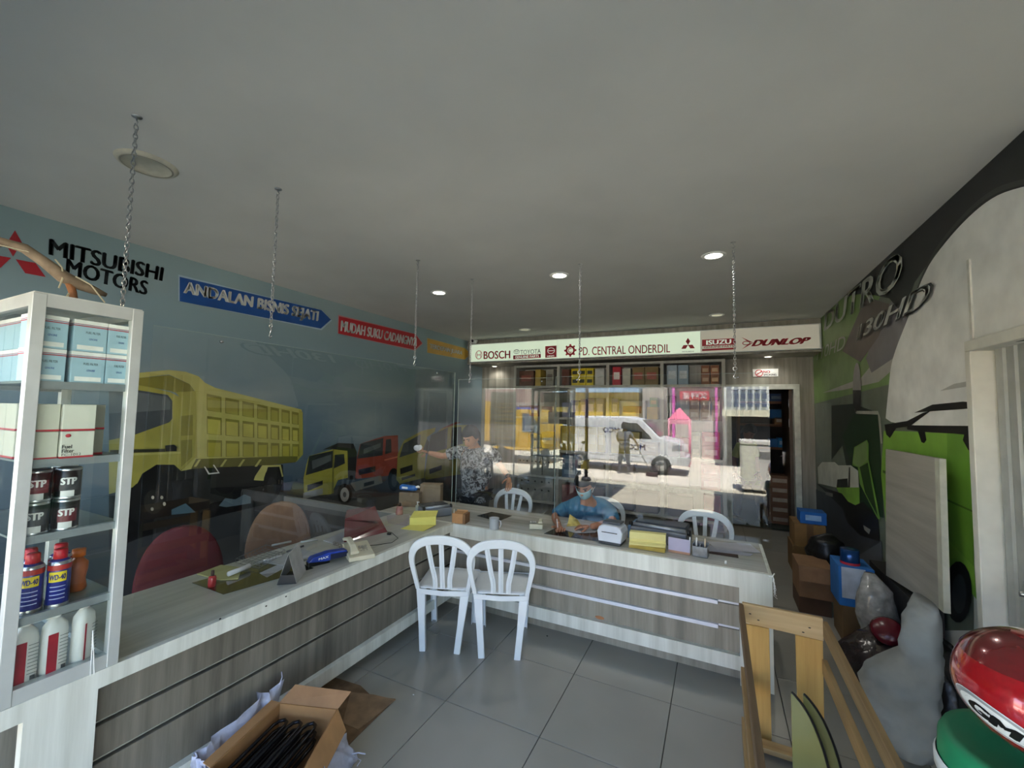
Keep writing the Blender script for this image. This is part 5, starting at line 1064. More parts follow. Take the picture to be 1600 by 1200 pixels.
def blob(name, pts, mt, label, cat, n=14, parent=None, amp=.35):   # soft crumpled bag built from stacked slices
    mb = MB(); pr = []; m_ = 4
    for k in range((len(pts)-1)*m_+1):
        i = min(k//m_, len(pts)-2); f = k/m_-i; c = Vector(pts[i][0]).lerp(Vector(pts[i+1][0]), f); rx = pts[i][1]*(1-f)+pts[i+1][1]*f; ry = pts[i][2]*(1-f)+pts[i+1][2]*f
        row = []
        for j in range(44):
            q = 2*math.pi*j/44; d = Vector((math.cos(q), math.sin(q), 0)); p = c+Vector((rx*d.x, ry*d.y, 0))
            w_ = NZ.noise(p*6+Vector((3, 1, k*.02)))*.6+abs(NZ.noise(p*13))*.55-.15+NZ.noise(p*27)*.15
            row.append(p+Vector((rx*d.x, ry*d.y, 0))*w_*amp+Vector((0, 0, .02*NZ.noise(p*8))))
        for v in row: v.z = max(v.z, .003)
        pr.append(row)
    mb.ring(None, pr); return mb.build(name, mt, parent, parent is not None)
t = thing('clothes_bag', 'dark bundle of black plastic on the brown carton by the wall', 'bag', (.92, 4.9, .45))
blob('bag', [((.90, 4.95, .36), .12, .12), ((.90, 4.95, .45), .17, .14), ((.92, 4.95, .56), .12, .12), ((.93, 4.95, .62), .03, .03)], mat('141212', .4, 0, .1, 20, .5, .4), '', '', parent=t)
yb = 4.1; a = P(1310, 885, Y=yb); b = P(1368, 930, Y=yb)
gbox(a.x+.02, b.x, yb, .3, 0, .28, '6A5234', 'worn brown carton under the blue and white box')
t = gbox(a.x, b.x, yb, .28, .281, P(1340, 888, Y=yb).z, '2468AC', 'blue box with large white label near the right wall', lab='B8BCC4')
hz = P(1340, 888, Y=yb).z-.281
bx('white_band', (-(b.x-a.x)*.42, -.1408, .06), ((b.x-a.x)*.25, -.1402, hz-.005), mat('B4B8C0', .5), t)
v = P(1328, 876, Y=yb+.1); t = thing('tin_can', 'shiny dark blue and red can on the blue box', 'can', (v.x, yb+.1, P(1340, 888, Y=yb).z+.001))
mb = MB(); mb.lathe((0, 0, 0), [(0, 0), (.06, 0), (.062, .004), (.062, .11), (.055, .114), (0, .112)], 20); mb.build('body', mat('143C6C', .2, .5, .03), t); arcband(t, 'red_band', .0632, .0, .018, -3.1, 3.1, RED, 24)
PLS = mat('8E8C88', .2, 0, .15, 18, .6, .5)
t = thing('plastic_bag', 'crinkled clear plastic sack leaning against the blue box', 'bag', (1.0, 3.95, .2))
blob('bag', [((1.0, 3.9, .18), .10, .08), ((.99, 3.88, .33), .12, .09), ((1.0, 3.9, .5), .09, .08), ((.98, 3.95, .6), .03, .03)], PLS, '', '', parent=t)
t = thing('wrapped_parts', 'dark red part wrapped in clear plastic on the floor by the wall', 'wrapped part', (.98, 3.6, 0))
mb = MB(); mb.lathe((.98, 3.62, .34), [(0, -.02), (.05, -.02), (.07, -.03), (.09, 0), (.07, .03), (0, .03)], 24, (-.3, -1, .9)); mb.build('disc', mat('5C1220', .25, 0, .05, 12), t, True)
blob('wrapping', [((.96, 3.7, .02), .20, .2), ((.97, 3.7, .12), .24, .22), ((1.0, 3.72, .24), .18, .16), ((1.02, 3.75, .32), .08, .08)], mat('2E2626', .18, 0, .3, 14, .7, .6), '', '', parent=t)
t = thing('plastic_roll', 'bundle of black plastic on the floor behind the grey cloth sack', 'bundle', (1.1, 3.3, 0))
blob('bundle', [((1.10, 3.35, .0), .16, .24), ((1.1, 3.35, .18), .17, .25), ((1.12, 3.35, .34), .12, .2), ((1.14, 3.35, .44), .06, .1)], mat('161516', .25, 0, .2, 14, .6, .5), '', '', parent=t)
# laminate board leaning on the right wall
t = thing('leaning_board', 'grey laminate board with pale edge leaning on the green mural', 'board', (1.2, 4.0, .35))
q = [P(1391, 702, X=1.20), P(1471, 716, X=1.20), P(1478, 953, X=1.16), P(1392, 900, X=1.16)]
mb = MB(); mb.prism(q, (-.028, 0, 0)); mb.build('panel', wood_lam('8E8B82', 'A5A298', 'y'), t, True)
e0, e1 = q[1], q[2]; mb = MB(); mb.prism([e0+Vector((-.029, .004, 0)), e0+Vector((-.029, -.055, -.0)), e1+Vector((-.029, -.055, 0)), e1+Vector((-.029, .004, 0))], (.03, 0, 0)); mb.build('edge_strip', mat('B4B6A6', .5), t, True)
bx('support', (1.13, 3.62, .0), (1.26, 4.55, .535), mat('1C1A1A', .7), thing('dark_crate', 'dark low crate carrying the leaning laminate board', 'crate', (1.1, 4.1, 0)), True)
# grey cloth sack draped
t = thing('cloth_sack', 'tall grey cloth sack slumped on the floor between crate and helmet', 'sack', (.86, 2.85, 0))
SK = mat('8C8F8E', .8, 0, .06, 8, .2, .6)
def sackslice(z): pass
pts = []
for z, px0, px1 in ((1172, 1392, 1462), (1150, 1378, 1475), (1110, 1360, 1475), (1070, 1350, 1478), (1052, 1362, 1480), (1030, 1412, 1484), (1000, 1418, 1484), (975, 1420, 1478), (955, 1430, 1474), (946, 1444, 1470)):
    a = P(px0, z, Y=2.75); b = P(px1, z, Y=2.75); pts.append((((a.x+b.x)/2, 2.82, max(a.z, .02)), (b.x-a.x)/2, .15 if z > 1040 else .10))
blob('cloth', pts, SK, '', '', 16, parent=t)

# ------------------------------------------------------------------ wooden crate with glass panes
WC = wood_lam('7C6240', 'A88C60', 'y', .7, .7); WCz = wood_lam('A07A3E', 'C9A460', 'z', .7, .7); WCx = wood_lam('A98A5C', 'CFB384', 'x', .7, .7); WDK = wood_lam('5E4A34', '7E6648', 'y', .8)
cr = thing('wooden_crate', 'open rough wooden slat crate in the right foreground', 'crate', (.29, 2.2, 0))
KX0, KX1, KY0, KY1, KZ = .115, .475, 1.35, 2.70, .71
mb = MB(); mb.prism([P(1160, 942, Y=2.675), P(1286, 967, Y=2.675), P(1287, 1002, Y=2.675), P(1160, 972, Y=2.675)], (0, .022, 0)); mb.build('plank', WCx, cr, True, .002)
for a, b, c, d in (((1163, 975), (1202, 983), (1207, 1172), (1192, 1170)), ((1243, 993), (1286, 1002), (1290, 1136), (1247, 1130))):
    mb = MB(); mb.prism([P(*a, Y=2.70), P(*b, Y=2.70), P(b[0]+4 if b[0] < 1250 else b[0]+2, 1168 if b[0] < 1250 else 1128, Y=2.70), P(a[0]+6 if a[0] < 1200 else a[0]+4, 1168 if a[0] < 1200 else 1128, Y=2.70)], (0, .018, 0)); mb.build('plank', WCz, cr, True, .002)
kz = P(1286, 970, Y=2.69).z
for z0, z1, x, mt_ in ((kz-.075, kz, .47, WC), (kz-.26, kz-.19, .465, WC), (.02, .10, .465, WC)):
    mb = MB(); mb.box((x, KY0, z0), (x+.022, 2.69, z1)); mb.build('side_rail', mt_, cr, True, .002)
for z0, z1, x, mt_ in ((kz-.07, kz+.01, .095, WDK), (.28, .36, .10, WC), (.02, .10, .10, WC)):
    mb = MB(); mb.box((x, KY0, z0), (x+.022, 2.69, z1)); mb.build('side_rail', mt_, cr, True, .002)
for x in (.118, .443):
    for y in (KY0,): mb = MB(); mb.box((x, y, 0), (x+.026, y+.05, kz-.01)); mb.build('post', WCz, cr, True, .002)
for y in (1.5, 2.1, 2.58): mb = MB(); mb.box((KX0, y, .02), (KX1, y+.07, .045)); mb.build('cross_slat', WCx, cr, True, .002)
mb = MB()
for px, py in ((1172, 959), (1185, 969), (1265, 981), (1255, 988)): v = P(px, py, Y=2.674); mb.ell(v, (.006, .001, .003), 8, 4)
mb.build('nail_mark', DARK, cr, True)
OG = mat('7A7C50', .08, 0, .03, 3, .8)
for yy_, pts, lb in ((2.12, [(1236, 1081), (1243, 1088), (1254, 1102), (1266, 1122), (1276, 1145), (1286, 1172), (1293, 1198), (1298, 1222)], 'left curved olive-tinted glass pane standing in the wooden crate'),
                     (2.20, [(1255, 1084), (1263, 1092), (1275, 1108), (1286, 1126), (1296, 1148), (1305, 1172), (1312, 1196), (1317, 1218)], 'right curved olive-tinted glass pane standing in the wooden crate')):
    cu_ = [P(a, b, Y=yy_) for a, b in pts]; lo = [Vector((cu_[-1].x, yy_, .05)), Vector((cu_[0].x, yy_, .05))]
    cu_ = [v for v in cu_ if v.z > .06]
    t = thing('glass_pane', lb, 'glass pane', (cu_[0].x, yy_, .05), 0, 'glass panes in the crate')
    MB().prism(cu_+[Vector((cu_[-1].x, yy_, .048)), lo[1]], (0, .006, 0)).build('pane', OG, t, True)
    mb = MB(); mb.tube([v+Vector((.002, -.001, 0)) for v in smooth_path(cu_, 2)], .005, 6); mb.build('dark_edge', BLACK, t, True)
t = thing('roll_of_tape', 'dark round roll lying at the near end inside the wooden crate', 'tape roll', (.2, 1.72, .046+.11))
mb = MB(); mb.lathe((0, 0, 0), [(.03, -.03), (.07, -.03), (.07, .03), (.03, .03), (.03, -.03)], 20, cap=False); mb.build('roll', mat('24262E', .4), t)
t.location.z = .046+.03

# ------------------------------------------------------------------ helmet on a green and white tub
HX, HY = .667, 1.45
hc = Vector((HX, HY, 1.088))
t = thing('motorcycle_helmet', 'glossy red helmet with an oval badge on the green and white tub', 'helmet', hc)
HR = mat('A8141E', .14, .25, .05, 60, .6, 0, 0, 1.0); HD = mat('6E1018', .18, .2, .04, 60, .6, 0, 0, 1.0)
r = .146
d = (Vector((0, 0, CAM_Z))-hc); d.z = 0; d.normalize(); rt = Vector((0, 0, 1)).cross(d)
def onshell(u, v, k=1.0):    # u: angle round from the viewer's side, v: height angle
    dirv = (d*math.cos(u)+rt*math.sin(u))*math.cos(v)+Vector((0, 0, 1))*math.sin(v)
    s_ = r/math.sqrt(dirv.x**2+(dirv.y/1.15)**2+(dirv.z*1.04)**2); f = 1.0-(.09*(math.sin(-v)/.7)**2 if v < 0 else 0)
    return dirv*s_*f*k
def shellpatch(u0, u1, v0, v1, k, name, mt, nu=24, nv=10, close=False):
    mb = MB(); vs = []; fs = []
    for j in range(nv+1):
        for i in range(nu+1): vs.append(onshell(u0+(u1-u0)*i/nu, v0+(v1-v0)*j/nv, k))
    for j in range(nv):
        for i in range(nu): a = j*(nu+1)+i; fs.append((a, a+1, a+nu+2, a+nu+1))
    mb.add(vs, fs, True); return mb.build(name, mt, t)
shellpatch(-math.pi, math.pi, -1.02, math.pi/2, 1.0, 'shell', HR, 64, 24)
shellpatch(-1.9, 1.9, .50, 1.25, 1.015, 'top_panel', HD, 36, 8)
U0, V0 = -.50, -.20
def badge(a, b, k, name, mt, n=32, rot=-.16, par=None):
    mb = MB(); vs = [onshell(U0, V0, k)]
    for j in (.33, .66, 1):
        for i in range(n):
            q = 2*math.pi*i/n; x = a*j*math.cos(q); y = b*j*math.sin(q); vs.append(onshell(U0+x*math.cos(rot)-y*math.sin(rot), V0+x*math.sin(rot)+y*math.cos(rot), k))
    fs = [(0, 1+i, 1+(i+1) % n) for i in range(n)]+[(1+m_*n+i, 1+(m_+1)*n+i, 1+(m_+1)*n+(i+1) % n, 1+m_*n+(i+1) % n) for i in range(n) for m_ in (0, 1)]
    mb.add(vs, fs, True); return mb.build(name, mt, par or t)
BG = badge(.66, .20, 1.012, 'badge', mat('D0D4D4', .3)); badge(.64, .185, 1.015, 'badge_field', mat('8E9292', .3), par=BG); badge(.52, .15, 1.018, 'badge_centre', mat('D0D4D2', .3), par=BG)
def shelltext(s, x0, x1, y0, y1, mt, rot=-.16, sh=.25):
    uv, fs = text_geo(s, .07); vs = []
    for u, v in uv:
        x = x0+(x1-x0)*u+sh*(y1-y0)*v; y = y0+(y1-y0)*v; vs.append(onshell(U0+x*math.cos(rot)-y*math.sin(rot), V0+x*math.sin(rot)+y*math.cos(rot), 1.024))
    mb = MB(); mb.add(vs, fs, False); mb.build('lettering', mt, BG)
shelltext('G', -.34, -.08, -.085, .085, BLACK); shelltext('M', -.03, .25, -.085, .085, BLACK)
mb = MB(); mb.tube([onshell(-math.pi+2*math.pi*i/48, -1.02, 1.0) for i in range(48)], .006, 6, True); mb.build('rubber_trim', mat('1A0C0E', .5), t)
t = thing('tub', 'round green and white tub carrying the red helmet', 'tub', (HX, HY, 0))
GRN = mat('0E7A50', .5, 0, .03, 10, .6)
mb = MB(); mb.lathe((HX, HY, 0), [(0, .93), (.10, .931), (.150, .955), (.168, .952), (.176, .935), (.178, .89)], 44, cap=False); mb.build('lid', GRN, t, True)
mb = MB(); mb.lathe((HX, HY, 0), [(.181, .891), (.185, .885), (.185, .86), (.176, .853), (.166, .84), (.160, .80)], 44, cap=False); mb.build('white_rim', mat('C4CACA', .35), t, True)
mb = MB(); mb.lathe((HX, HY, 0), [(.157, .82), (.145, .5), (.135, 0), (0, 0)], 40, cap=False); mb.build('body', mat('B4BABA', .35, 0, .04), t, True)
for i in range(20):
    q = 2*math.pi*i/20; MB().tube([(HX+.162*math.cos(q), HY+.162*math.sin(q), .80), (HX+.142*math.cos(q), HY+.142*math.sin(q), .2)], .0035, 5).build('rib', mat('3C3E3E', .5), t, True)

# ------------------------------------------------------------------ floor: open box with bolts, sack, flattened cardboard
t = thing('flattened_cardboard', 'flattened scorched cardboard on the floor beside the left counter', 'cardboard', (-1.95, 1.85, 0))
q = [P(*p, Z=.002) for p in ((500, 1052), (563, 1072), (580, 1088), (618, 1093), (563, 1146), (520, 1190), (460, 1170), (455, 1090))]
MB().prism(q, (0, 0, .004)).build('sheet', mat('6F5A45', .9, 0, .15, 14, .2), t, True)
q = [P(*p, Z=.0065) for p in ((548, 1082), (584, 1086), (618, 1094), (560, 1140), (535, 1130))]
MB().prism(q, (0, 0, .003)).build('torn_layer', mat('86705A', .9, 0, .1, 14, .2), t, True)
ob = thing('parts_box', 'open brown carton full of black U-bolts standing in a white woven sack', 'box', (-1.93, 1.45, 0), math.radians(0))
# footprint (top rim) in world from pixels at z .30
T = [P(437, 1098, Z=.26), P(528, 1108, Z=.26), P(452, 1245, Z=.26), P(328, 1200, Z=.26)]
Bm = [Vector((p.x, p.y, .012)) for p in T]; cen = sum(T, Vector())/4; cen.z = 0
Bm = [b.lerp(Vector((cen.x, cen.y, b.z)), .06) for b in Bm]
CB = mat('9C7348', .85, 0, .07, 9); CBI = mat('7A5636', .9, 0, .08, 9)
for i in range(4):
    a, b, c, d_ = Bm[i], Bm[(i+1) % 4], T[(i+1) % 4], T[i]; n = (b-a).cross(d_-a).normalized()
    MB().prism([a, b, c, d_], n*.006).build('wall', CB, ob, True)
MB().prism(Bm, (0, 0, .006)).build('bottom', CBI, ob, True)
fl_ = [(T[0], T[1], Vector((.03, .06, .06))), (T[1], T[2], Vector((.07, -.01, -.07))), (T[3], T[0], Vector((-.05, .0, .0))), (T[3]+Vector((.0, .0, 0)), T[2], Vector((.0, .05, .03)))]
for i, (a, b, off) in enumerate(fl_[:3]): MB().prism([a, b, b+off+Vector((0, -.01, 0)), a+off], (0, 0, .003)).build('flap', mat('A98055' if i != 0 else '8A6848', .85, 0, .06), ob, True)
bx('slot', (0, 0, 0), (.0, .0, .0), BLACK, None) if 0 else None
sl = MB(); a_, b_ = T[1].lerp(T[2], .22), T[1].lerp(T[2], .22); nn_ = (T[2]-T[1]).cross(Vector((0, 0, 1))).normalized()*(-1); sl.obox(a_+Vector((0, 0, -.06))-nn_*.001, (T[2]-T[1]).normalized()*.003, nn_*.003, (0, 0, .03)); sl.build('hand_slot', BLACK, ob, True)
# U-bolts: one thing each
d1 = (T[3]-T[0]); d1.z = 0; L1 = d1.length; d1.normalize(); w1 = (T[1]-T[0]); w1.z = 0; W1 = w1.length; w1.normalize()
UB = mat('2C2C30', .22, .8, .05)
for i in range(9):
    c = Vector((T[0].x, T[0].y, .06+.035*(i // 3)))+w1*(W1*(.22+.24*(i % 3)))+d1*.05
    t = thing('u_bolt', 'black U-bolt lying in the open carton', 'bolt', c, 0, 'black U-bolts in the open carton')
    hw = .028; pts = [c+d1*(L1*.86)-w1*hw, c+d1*.04-w1*hw, c+d1*.012-w1*hw*.7, c-w1*.0, c+d1*.012+w1*hw*.7, c+d1*.04+w1*hw, c+d1*(L1*.86)+w1*hw]
    MB().tube([p+Vector((0, 0, .09)) for p in pts], .008, 8).build('rod', UB, t, True)
# woven sack around the box
ws = thing('woven_sack', 'torn white woven plastic sack around the carton of U-bolts', 'sack', (-1.95, 1.4, 0))
WS = mat('B4B8CC', .5, 0, .05, 25, .4, .3)
def ragged(name, pts, th=.003):
    MB().prism([Vector(p) for p in pts], (th, th, .001)).build(name, WS, ws, True)
def strip(name, low, high, n=18, wav=.012):
    vs = []; fs = []
    def at(pl, f):
        k = f*(len(pl)-1); i = min(int(k), len(pl)-2); return pl[i].lerp(pl[i+1], k-i)
    for j in range(6):
        for i in range(n+1):
            f = i/n; p = at(low, f).lerp(at(high, f), j/5); nn = wav*math.sin(f*31+j*1.7)*(j/5+.2); vs.append(p+Vector((nn, nn*.6, nn*.3)))
    for j in range(5):
        for i in range(n): a = j*(n+1)+i; fs.append((a, a+1, a+n+2, a+n+1))
    mb = MB(); mb.add(vs, fs, True); o = mb.build(name, WS, ws, True); md = o.modifiers.new('s', 'SOLIDIFY'); md.thickness = .002
oL = Vector((-.025, .01, 0))
strip('fabric', [T[3]+oL+Vector((0, 0, -.24)), T[3].lerp(T[0], .5)+oL+Vector((0, 0, -.24)), T[0]+oL+Vector((0, 0, -.24))], [P(300, 1178, Z=.27), P(318, 1168, Z=.27), P(345, 1140, Z=.28), P(400, 1100, Z=.29), P(405, 1080, Z=.30), P(420, 1085, Z=.29), P(439, 1062, Z=.31)])
oR = Vector((.03, 0, 0))
strip('fabric', [T[2]+oR+Vector((.03, 0, -.25)), T[1].lerp(T[2], .5)+oR+Vector((.05, 0, -.25)), P(550, 1196, Z=.01), P(560, 1186, Z=.02)], [T[2]+oR+Vector((0, 0, -.03)), T[1].lerp(T[2], .6)+oR+Vector((.01, 0, -.05)), T[1].lerp(T[2], .25)+oR+Vector((.01, 0, -.08)), T[1]+oR+Vector((0, .01, -.11))])
strip('fabric', [P(300, 1215, Z=.05), P(330, 1230, Z=.05)], [P(298, 1180, Z=.26), P(318, 1190, Z=.26)], 8, .006)
mb = MB(); mb.tube([P(437, 1070, Z=.3), P(441, 1058, Z=.32), P(440, 1050, Z=.33)], .003, 5).build('loose_thread', WS, ws, True); mb = MB(); mb.tube([P(548, 1178, Z=.06), P(560, 1176, Z=.06), P(571, 1178, Z=.06)], .003, 5).build('loose_thread', WS, ws, True); mb = MB(); mb.tube([P(553, 1182, Z=.05), P(564, 1188, Z=.05), P(558, 1197, Z=.05)], .002, 5); mb.build('loose_thread', WS, ws, True)
# small litter on the floor
for px, py, lb, hx, r_ in ((646, 1086, 'tiny white scrap on the tile near the cardboard', 'D8D8D4', .006), (855, 994, 'tiny dark scrap on the tile by the back counter', '1C1C1C', .008)):
    v = P(px, py, Z=.001); tag(MB().ell((v.x, v.y, .003), (r_, r_*.7, .0025), 8, 5).build('floor_scrap', mat(hx, .7), None), lb, 'scrap')
mb = MB(); mb.tube([P(675, 991, Z=.003), P(683, 992, Z=.003), P(688, 986, Z=.004)], .0025, 5); tag(mb.build('floor_scrap', mat('8A857A', .7), None), 'thin curved strand on the floor under the left chair', 'scrap')
# ------------------------------------------------------------------ people
def skin_geo(V, E, root, sub=2):
    me = bpy.data.meshes.new('s'); me.from_pydata([v[0] for v in V], E, []); o = bpy.data.objects.new('s', me); COL.objects.link(o)
    md = o.modifiers.new('k', 'SKIN'); md.use_smooth_shade = True; sb = o.modifiers.new('b', 'SUBSURF'); sb.levels = sub
    if not me.skin_vertices: me.skin_vertices  # layer is created with the modifier
    for i, v in enumerate(V):
        r = v[1]; s = me.skin_vertices[0].data[i]; s.radius = r if isinstance(r, tuple) else (r, r); s.use_root = (i == root)
    bpy.context.view_layer.update(); dg = bpy.context.evaluated_depsgraph_get(); m2 = bpy.data.meshes.new_from_object(o.evaluated_get(dg))
    g = ([v.co.copy() for v in m2.vertices], [tuple(p.vertices) for p in m2.polygons])
    bpy.data.objects.remove(o); bpy.data.meshes.remove(me); bpy.data.meshes.remove(m2); return g
def ensure_skin():
    pass
def head_geo(c, fwd, up, s=1.0):
    fwd = Vector(fwd).normalized(); up = Vector(up); up = (up-fwd*up.dot(fwd)).normalized(); rt = fwd.cross(up)
    F = lambda x, y, z: Vector(c)+(rt*x+fwd*y+up*z)*s
    mb = MB(); vs = []; fs = []; n, k = 24, 18
    for i in range(k+1):
        th = math.pi*i/k
        for j in range(n):
            ph = 2*math.pi*j/n; x = .076*math.sin(th)*math.cos(ph); y = .094*math.sin(th)*math.sin(ph); z = .118*math.cos(th)
            if z < 0: q = -z/.118; x *= 1-.30*q*q; y = y*(1-.12*q)+.012*q
            if y > 0:
                if abs(x) < .02 and -.045 < z < .02: y += .016*(1-abs(x)/.02)*(1-(z+.045)/.065 if z > -.045 else 0)+.004
                if abs(z-.012) < .016 and .015 < abs(x) < .05: y -= .006
                if abs(z+.058) < .010 and abs(x) < .03: y += .004
            vs.append(F(x, y, z))
    for i in range(k):
        for j in range(n): fs.append((i*n+j, (i+1)*n+j, (i+1)*n+(j+1) % n, i*n+(j+1) % n))
    mb.add(vs, fs, True)
    M3 = Matrix((rt, fwd, up)).transposed()
    for sx in (-1, 1): mb.ell(F(sx*.078, -.005, -.005), (.010*s, .020*s, .032*s), 10, 8, M3)
    mb.ell(F(0, .104, -.022), (.014*s, .014*s, .016*s), 10, 8, M3)
    return mb, F, M3
def hand_geo(mb, wrist, d, side, s=1.0, curl=.35, palm=None):
    d = Vector(d).normalized(); side = Vector(side); side = (side-d*side.dot(d)).normalized(); nrm = d.cross(side)
    W = Vector(wrist); V = [(W, (.022*s, .016*s)), (W+d*.035*s, (.030*s, .015*s)), (W+d*.075*s, (.034*s, .013*s))]; E = [(0, 1), (1, 2)]
    v, f = skin_geo(V, E, 0, 1); mb.add(v, f, True)
    for i, (off, L) in enumerate(((-.030, .072), (-.010, .082), (.010, .077), (.029, .060))):
        b = W+d*.060*s+side*off*s; dirs = d; pts = [(b, .0085*s)]; cur = b+d*.018*s; pts.append((cur, .0088*s)); a = 0
        for q in range(3): a += curl; dd = (d*math.cos(a)+nrm*math.sin(a)).normalized(); cur = cur+dd*L*s/3; pts.append((cur, (.0082-.0009*q)*s))
        v, f = skin_geo(pts, [(0, 1), (1, 2), (2, 3), (3, 4)], 0, 1); mb.add(v, f, True)
    b = W+d*.018*s-side*.022*s; td = (d*.65-side*.75+nrm*.3).normalized(); pts = [(b, .011*s), (b+td*.03*s, .0105*s), (b+td*.052*s+nrm*.006*s, .0095*s), (b+(td*.8+d*.2)*.076*s+nrm*.014*s, .008*s)]
    v, f = skin_geo(pts, [(0, 1), (1, 2), (2, 3)], 0, 1); mb.add(v, f, True)
def camo(c1, c2, c3):
    mt = bpy.data.materials.new('camo'); mt.use_nodes = True; n = mt.node_tree; b = n.nodes['Principled BSDF']; g = n.nodes.new('ShaderNodeNewGeometry')
    no = n.nodes.new('ShaderNodeTexNoise'); no.inputs['Scale'].default_value = 26; no.inputs['Detail'].default_value = 1.5; no.inputs['Distortion'].default_value = 1.2; n.links.new(g.outputs['Position'], no.inputs['Vector'])
    r = n.nodes.new('ShaderNodeValToRGB'); e = r.color_ramp.elements; e[0].position = .40; e[0].color = (*lin(c1), 1); e[1].position = .60; e[1].color = (*lin(c3), 1); x = e.new(.48); x.color = (*lin(c2), 1)
    n.links.new(no.outputs[0], r.inputs[0]); n.links.new(r.outputs[0], b.inputs['Base Color']); b.inputs['Roughness'].default_value = .85; return mt
def person(label, J, shirt, trousers, hair, skinc, fwd, up=(0, 0, 1), mask=False, s=1.0, seated=False, hands=None, shoes='1C1A1A', sleeve=.55, watch=None, hair_top=None):
    t = thing('person', label, 'person', (J['pelvis'].x, J['pelvis'].y, 0)); SKN = mat(skinc, .55, 0, .04, 30)
    mb, F, M3 = head_geo(J['head'], fwd, up, s)
    g = lambda a, b, f: J[a].lerp(J[b], f)
    V = [(J['pelvis'], (.125*s, .095*s)), (g('pelvis', 'chest', .5), (.115*s, .085*s)), (J['chest'], (.115*s, .075*s)), (J['neck'], .048*s), (J['head']-Vector(up)*.04*s, .055*s)]
    E = [(0, 1), (1, 2), (2, 3), (3, 4)]
    for sd in 'LR':
        i = len(V); V += [(J['sh'+sd], .045*s), (g('sh'+sd, 'el'+sd, .5), .045*s), (J['el'+sd], .036*s), (g('el'+sd, 'wr'+sd, .4), .036*s), (J['wr'+sd], .024*s)]
        E += [(2, i), (i, i+1), (i+1, i+2), (i+2, i+3), (i+3, i+4)]
        i = len(V); V += [(J['hip'+sd], .085*s), (g('hip'+sd, 'kn'+sd, .5), .075*s), (J['kn'+sd], .053*s), (g('kn'+sd, 'an'+sd, .35), .052*s), (J['an'+sd], .036*s)]
        E += [(0, i), (i, i+1), (i+1, i+2), (i+2, i+3), (i+3, i+4)]
    v, f = skin_geo(V, E, 0, 2); mb.add(v, f, True)
    for sd in 'LR':
        d = (J['wr'+sd]-J['el'+sd]); hd_ = (hands or {}).get(sd, {})
        hand_geo(mb, J['wr'+sd], hd_.get('d', d), hd_.get('side', (1, 0, 0)), s, hd_.get('curl', .35))
    body = mb.build('body', SKN, t, True)
    # shirt
    k = 1.0; q = .016*s
    V = [(J['pelvis']-Vector((0, 0, .07)), (.15*s+q, .12*s+q)), (J['pelvis']+Vector((0, 0, .02)), (.15*s+q, .115*s+q)), (g('pelvis', 'chest', .5), (.14*s+q, .11*s+q)), (J['chest'], (.155*s+q, .115*s+q)), (g('chest', 'neck', .55), (.125*s, .105*s)), (g('chest', 'neck', .98), (.078*s, .072*s))]; E = [(0, 1), (1, 2), (2, 3), (3, 4), (4, 5)]
    for sd in 'LR':
        i = len(V); V += [(J['sh'+sd], .078*s), (g('sh'+sd, 'el'+sd, sleeve*.6), .074*s), (g('sh'+sd, 'el'+sd, sleeve+.15), .070*s), (g('sh'+sd, 'el'+sd, sleeve+.22), .068*s)]; E += [(3, i), (i, i+1), (i+1, i+2), (i+2, i+3)]
    v, f = skin_geo(V, E, 1, 2); mb = MB(); mb.add(v, f, True); mb.build('shirt', shirt, t, True)
    V = [(J['pelvis']-Vector((0, 0, .02)), (.14*s, .11*s))]; E = []
    for sd in 'LR':
        i = len(V); V += [(J['hip'+sd], .098*s), (g('hip'+sd, 'kn'+sd, .5), .088*s), (J['kn'+sd], .068*s), (g('kn'+sd, 'an'+sd, .5), .062*s), (J['an'+sd], .055*s)]; E += [(0, i), (i, i+1), (i+1, i+2), (i+2, i+3), (i+3, i+4)]
    v, f = skin_geo(V, E, 0, 2); mb = MB(); mb.add(v, f, True); mb.build('trousers', trousers, t, True)
    for sd in 'LR':
        a = J['an'+sd]; ff = Vector((fwd[0], fwd[1], 0)).normalized(); mb = MB(); 
        pr = [[a+ff*y+Vector((-ff.y, ff.x, 0))*(w_*math.cos(u))*s+Vector((0, 0, max(-a.z+.002, -.05+h_*math.sin(u)))) for u in [2*math.pi*j/12 for j in range(12)]] for y, w_, h_ in ((-.07, .02, .03), (-.05, .038, .05), (.02, .04, .05), (.10, .045, .03), (.16, .035, .022), (.18, .01, .01))]
        mb.ring(None, pr); mb.build('shoe', mat(shoes, .5), t, True)
    # hair
    mb = MB(); vs = []; fs = []; n, kk = 24, 12
    for i in range(kk+1):
        for j in range(n):
            ph = 2*math.pi*j/n; lim = math.pi*(.36 if math.sin(ph) > .35 else (.5 if math.sin(ph) > -.2 else .68)); th = lim*i/kk
            e_ = 1.10+.02*math.sin(9*ph+i*2); vs.append(F(.076*e_*math.sin(th)*math.cos(ph), .094*e_*math.sin(th)*math.sin(ph)-.003, .118*(e_+.02)*math.cos(th)))
    for i in range(kk):
        for j in range(n): fs.append((i*n+j, (i+1)*n+j, (i+1)*n+(j+1) % n, i*n+(j+1) % n))
    mb.add(vs, fs, True); o = mb.build('hair', mat(hair, .8, 0, .2, 60, .2), t, True); md = o.modifiers.new('s', 'SOLIDIFY'); md.thickness = .022; md.offset = 0
    for sx in (-1, 1):
        mb = MB(); mb.ell(F(sx*.030, .084, .010), (.012*s, .006*s, .006*s), 10, 6, M3); mb.build('eye', mat('1A1412', .2), t, True)
        mb = MB(); mb.sweep([F(sx*.014, .093, .030), F(sx*.034, .090, .035), F(sx*.05, .078, .030)], .008*s, .004*s, fwd); mb.build('eyebrow', mat('181412', .8), t, True)
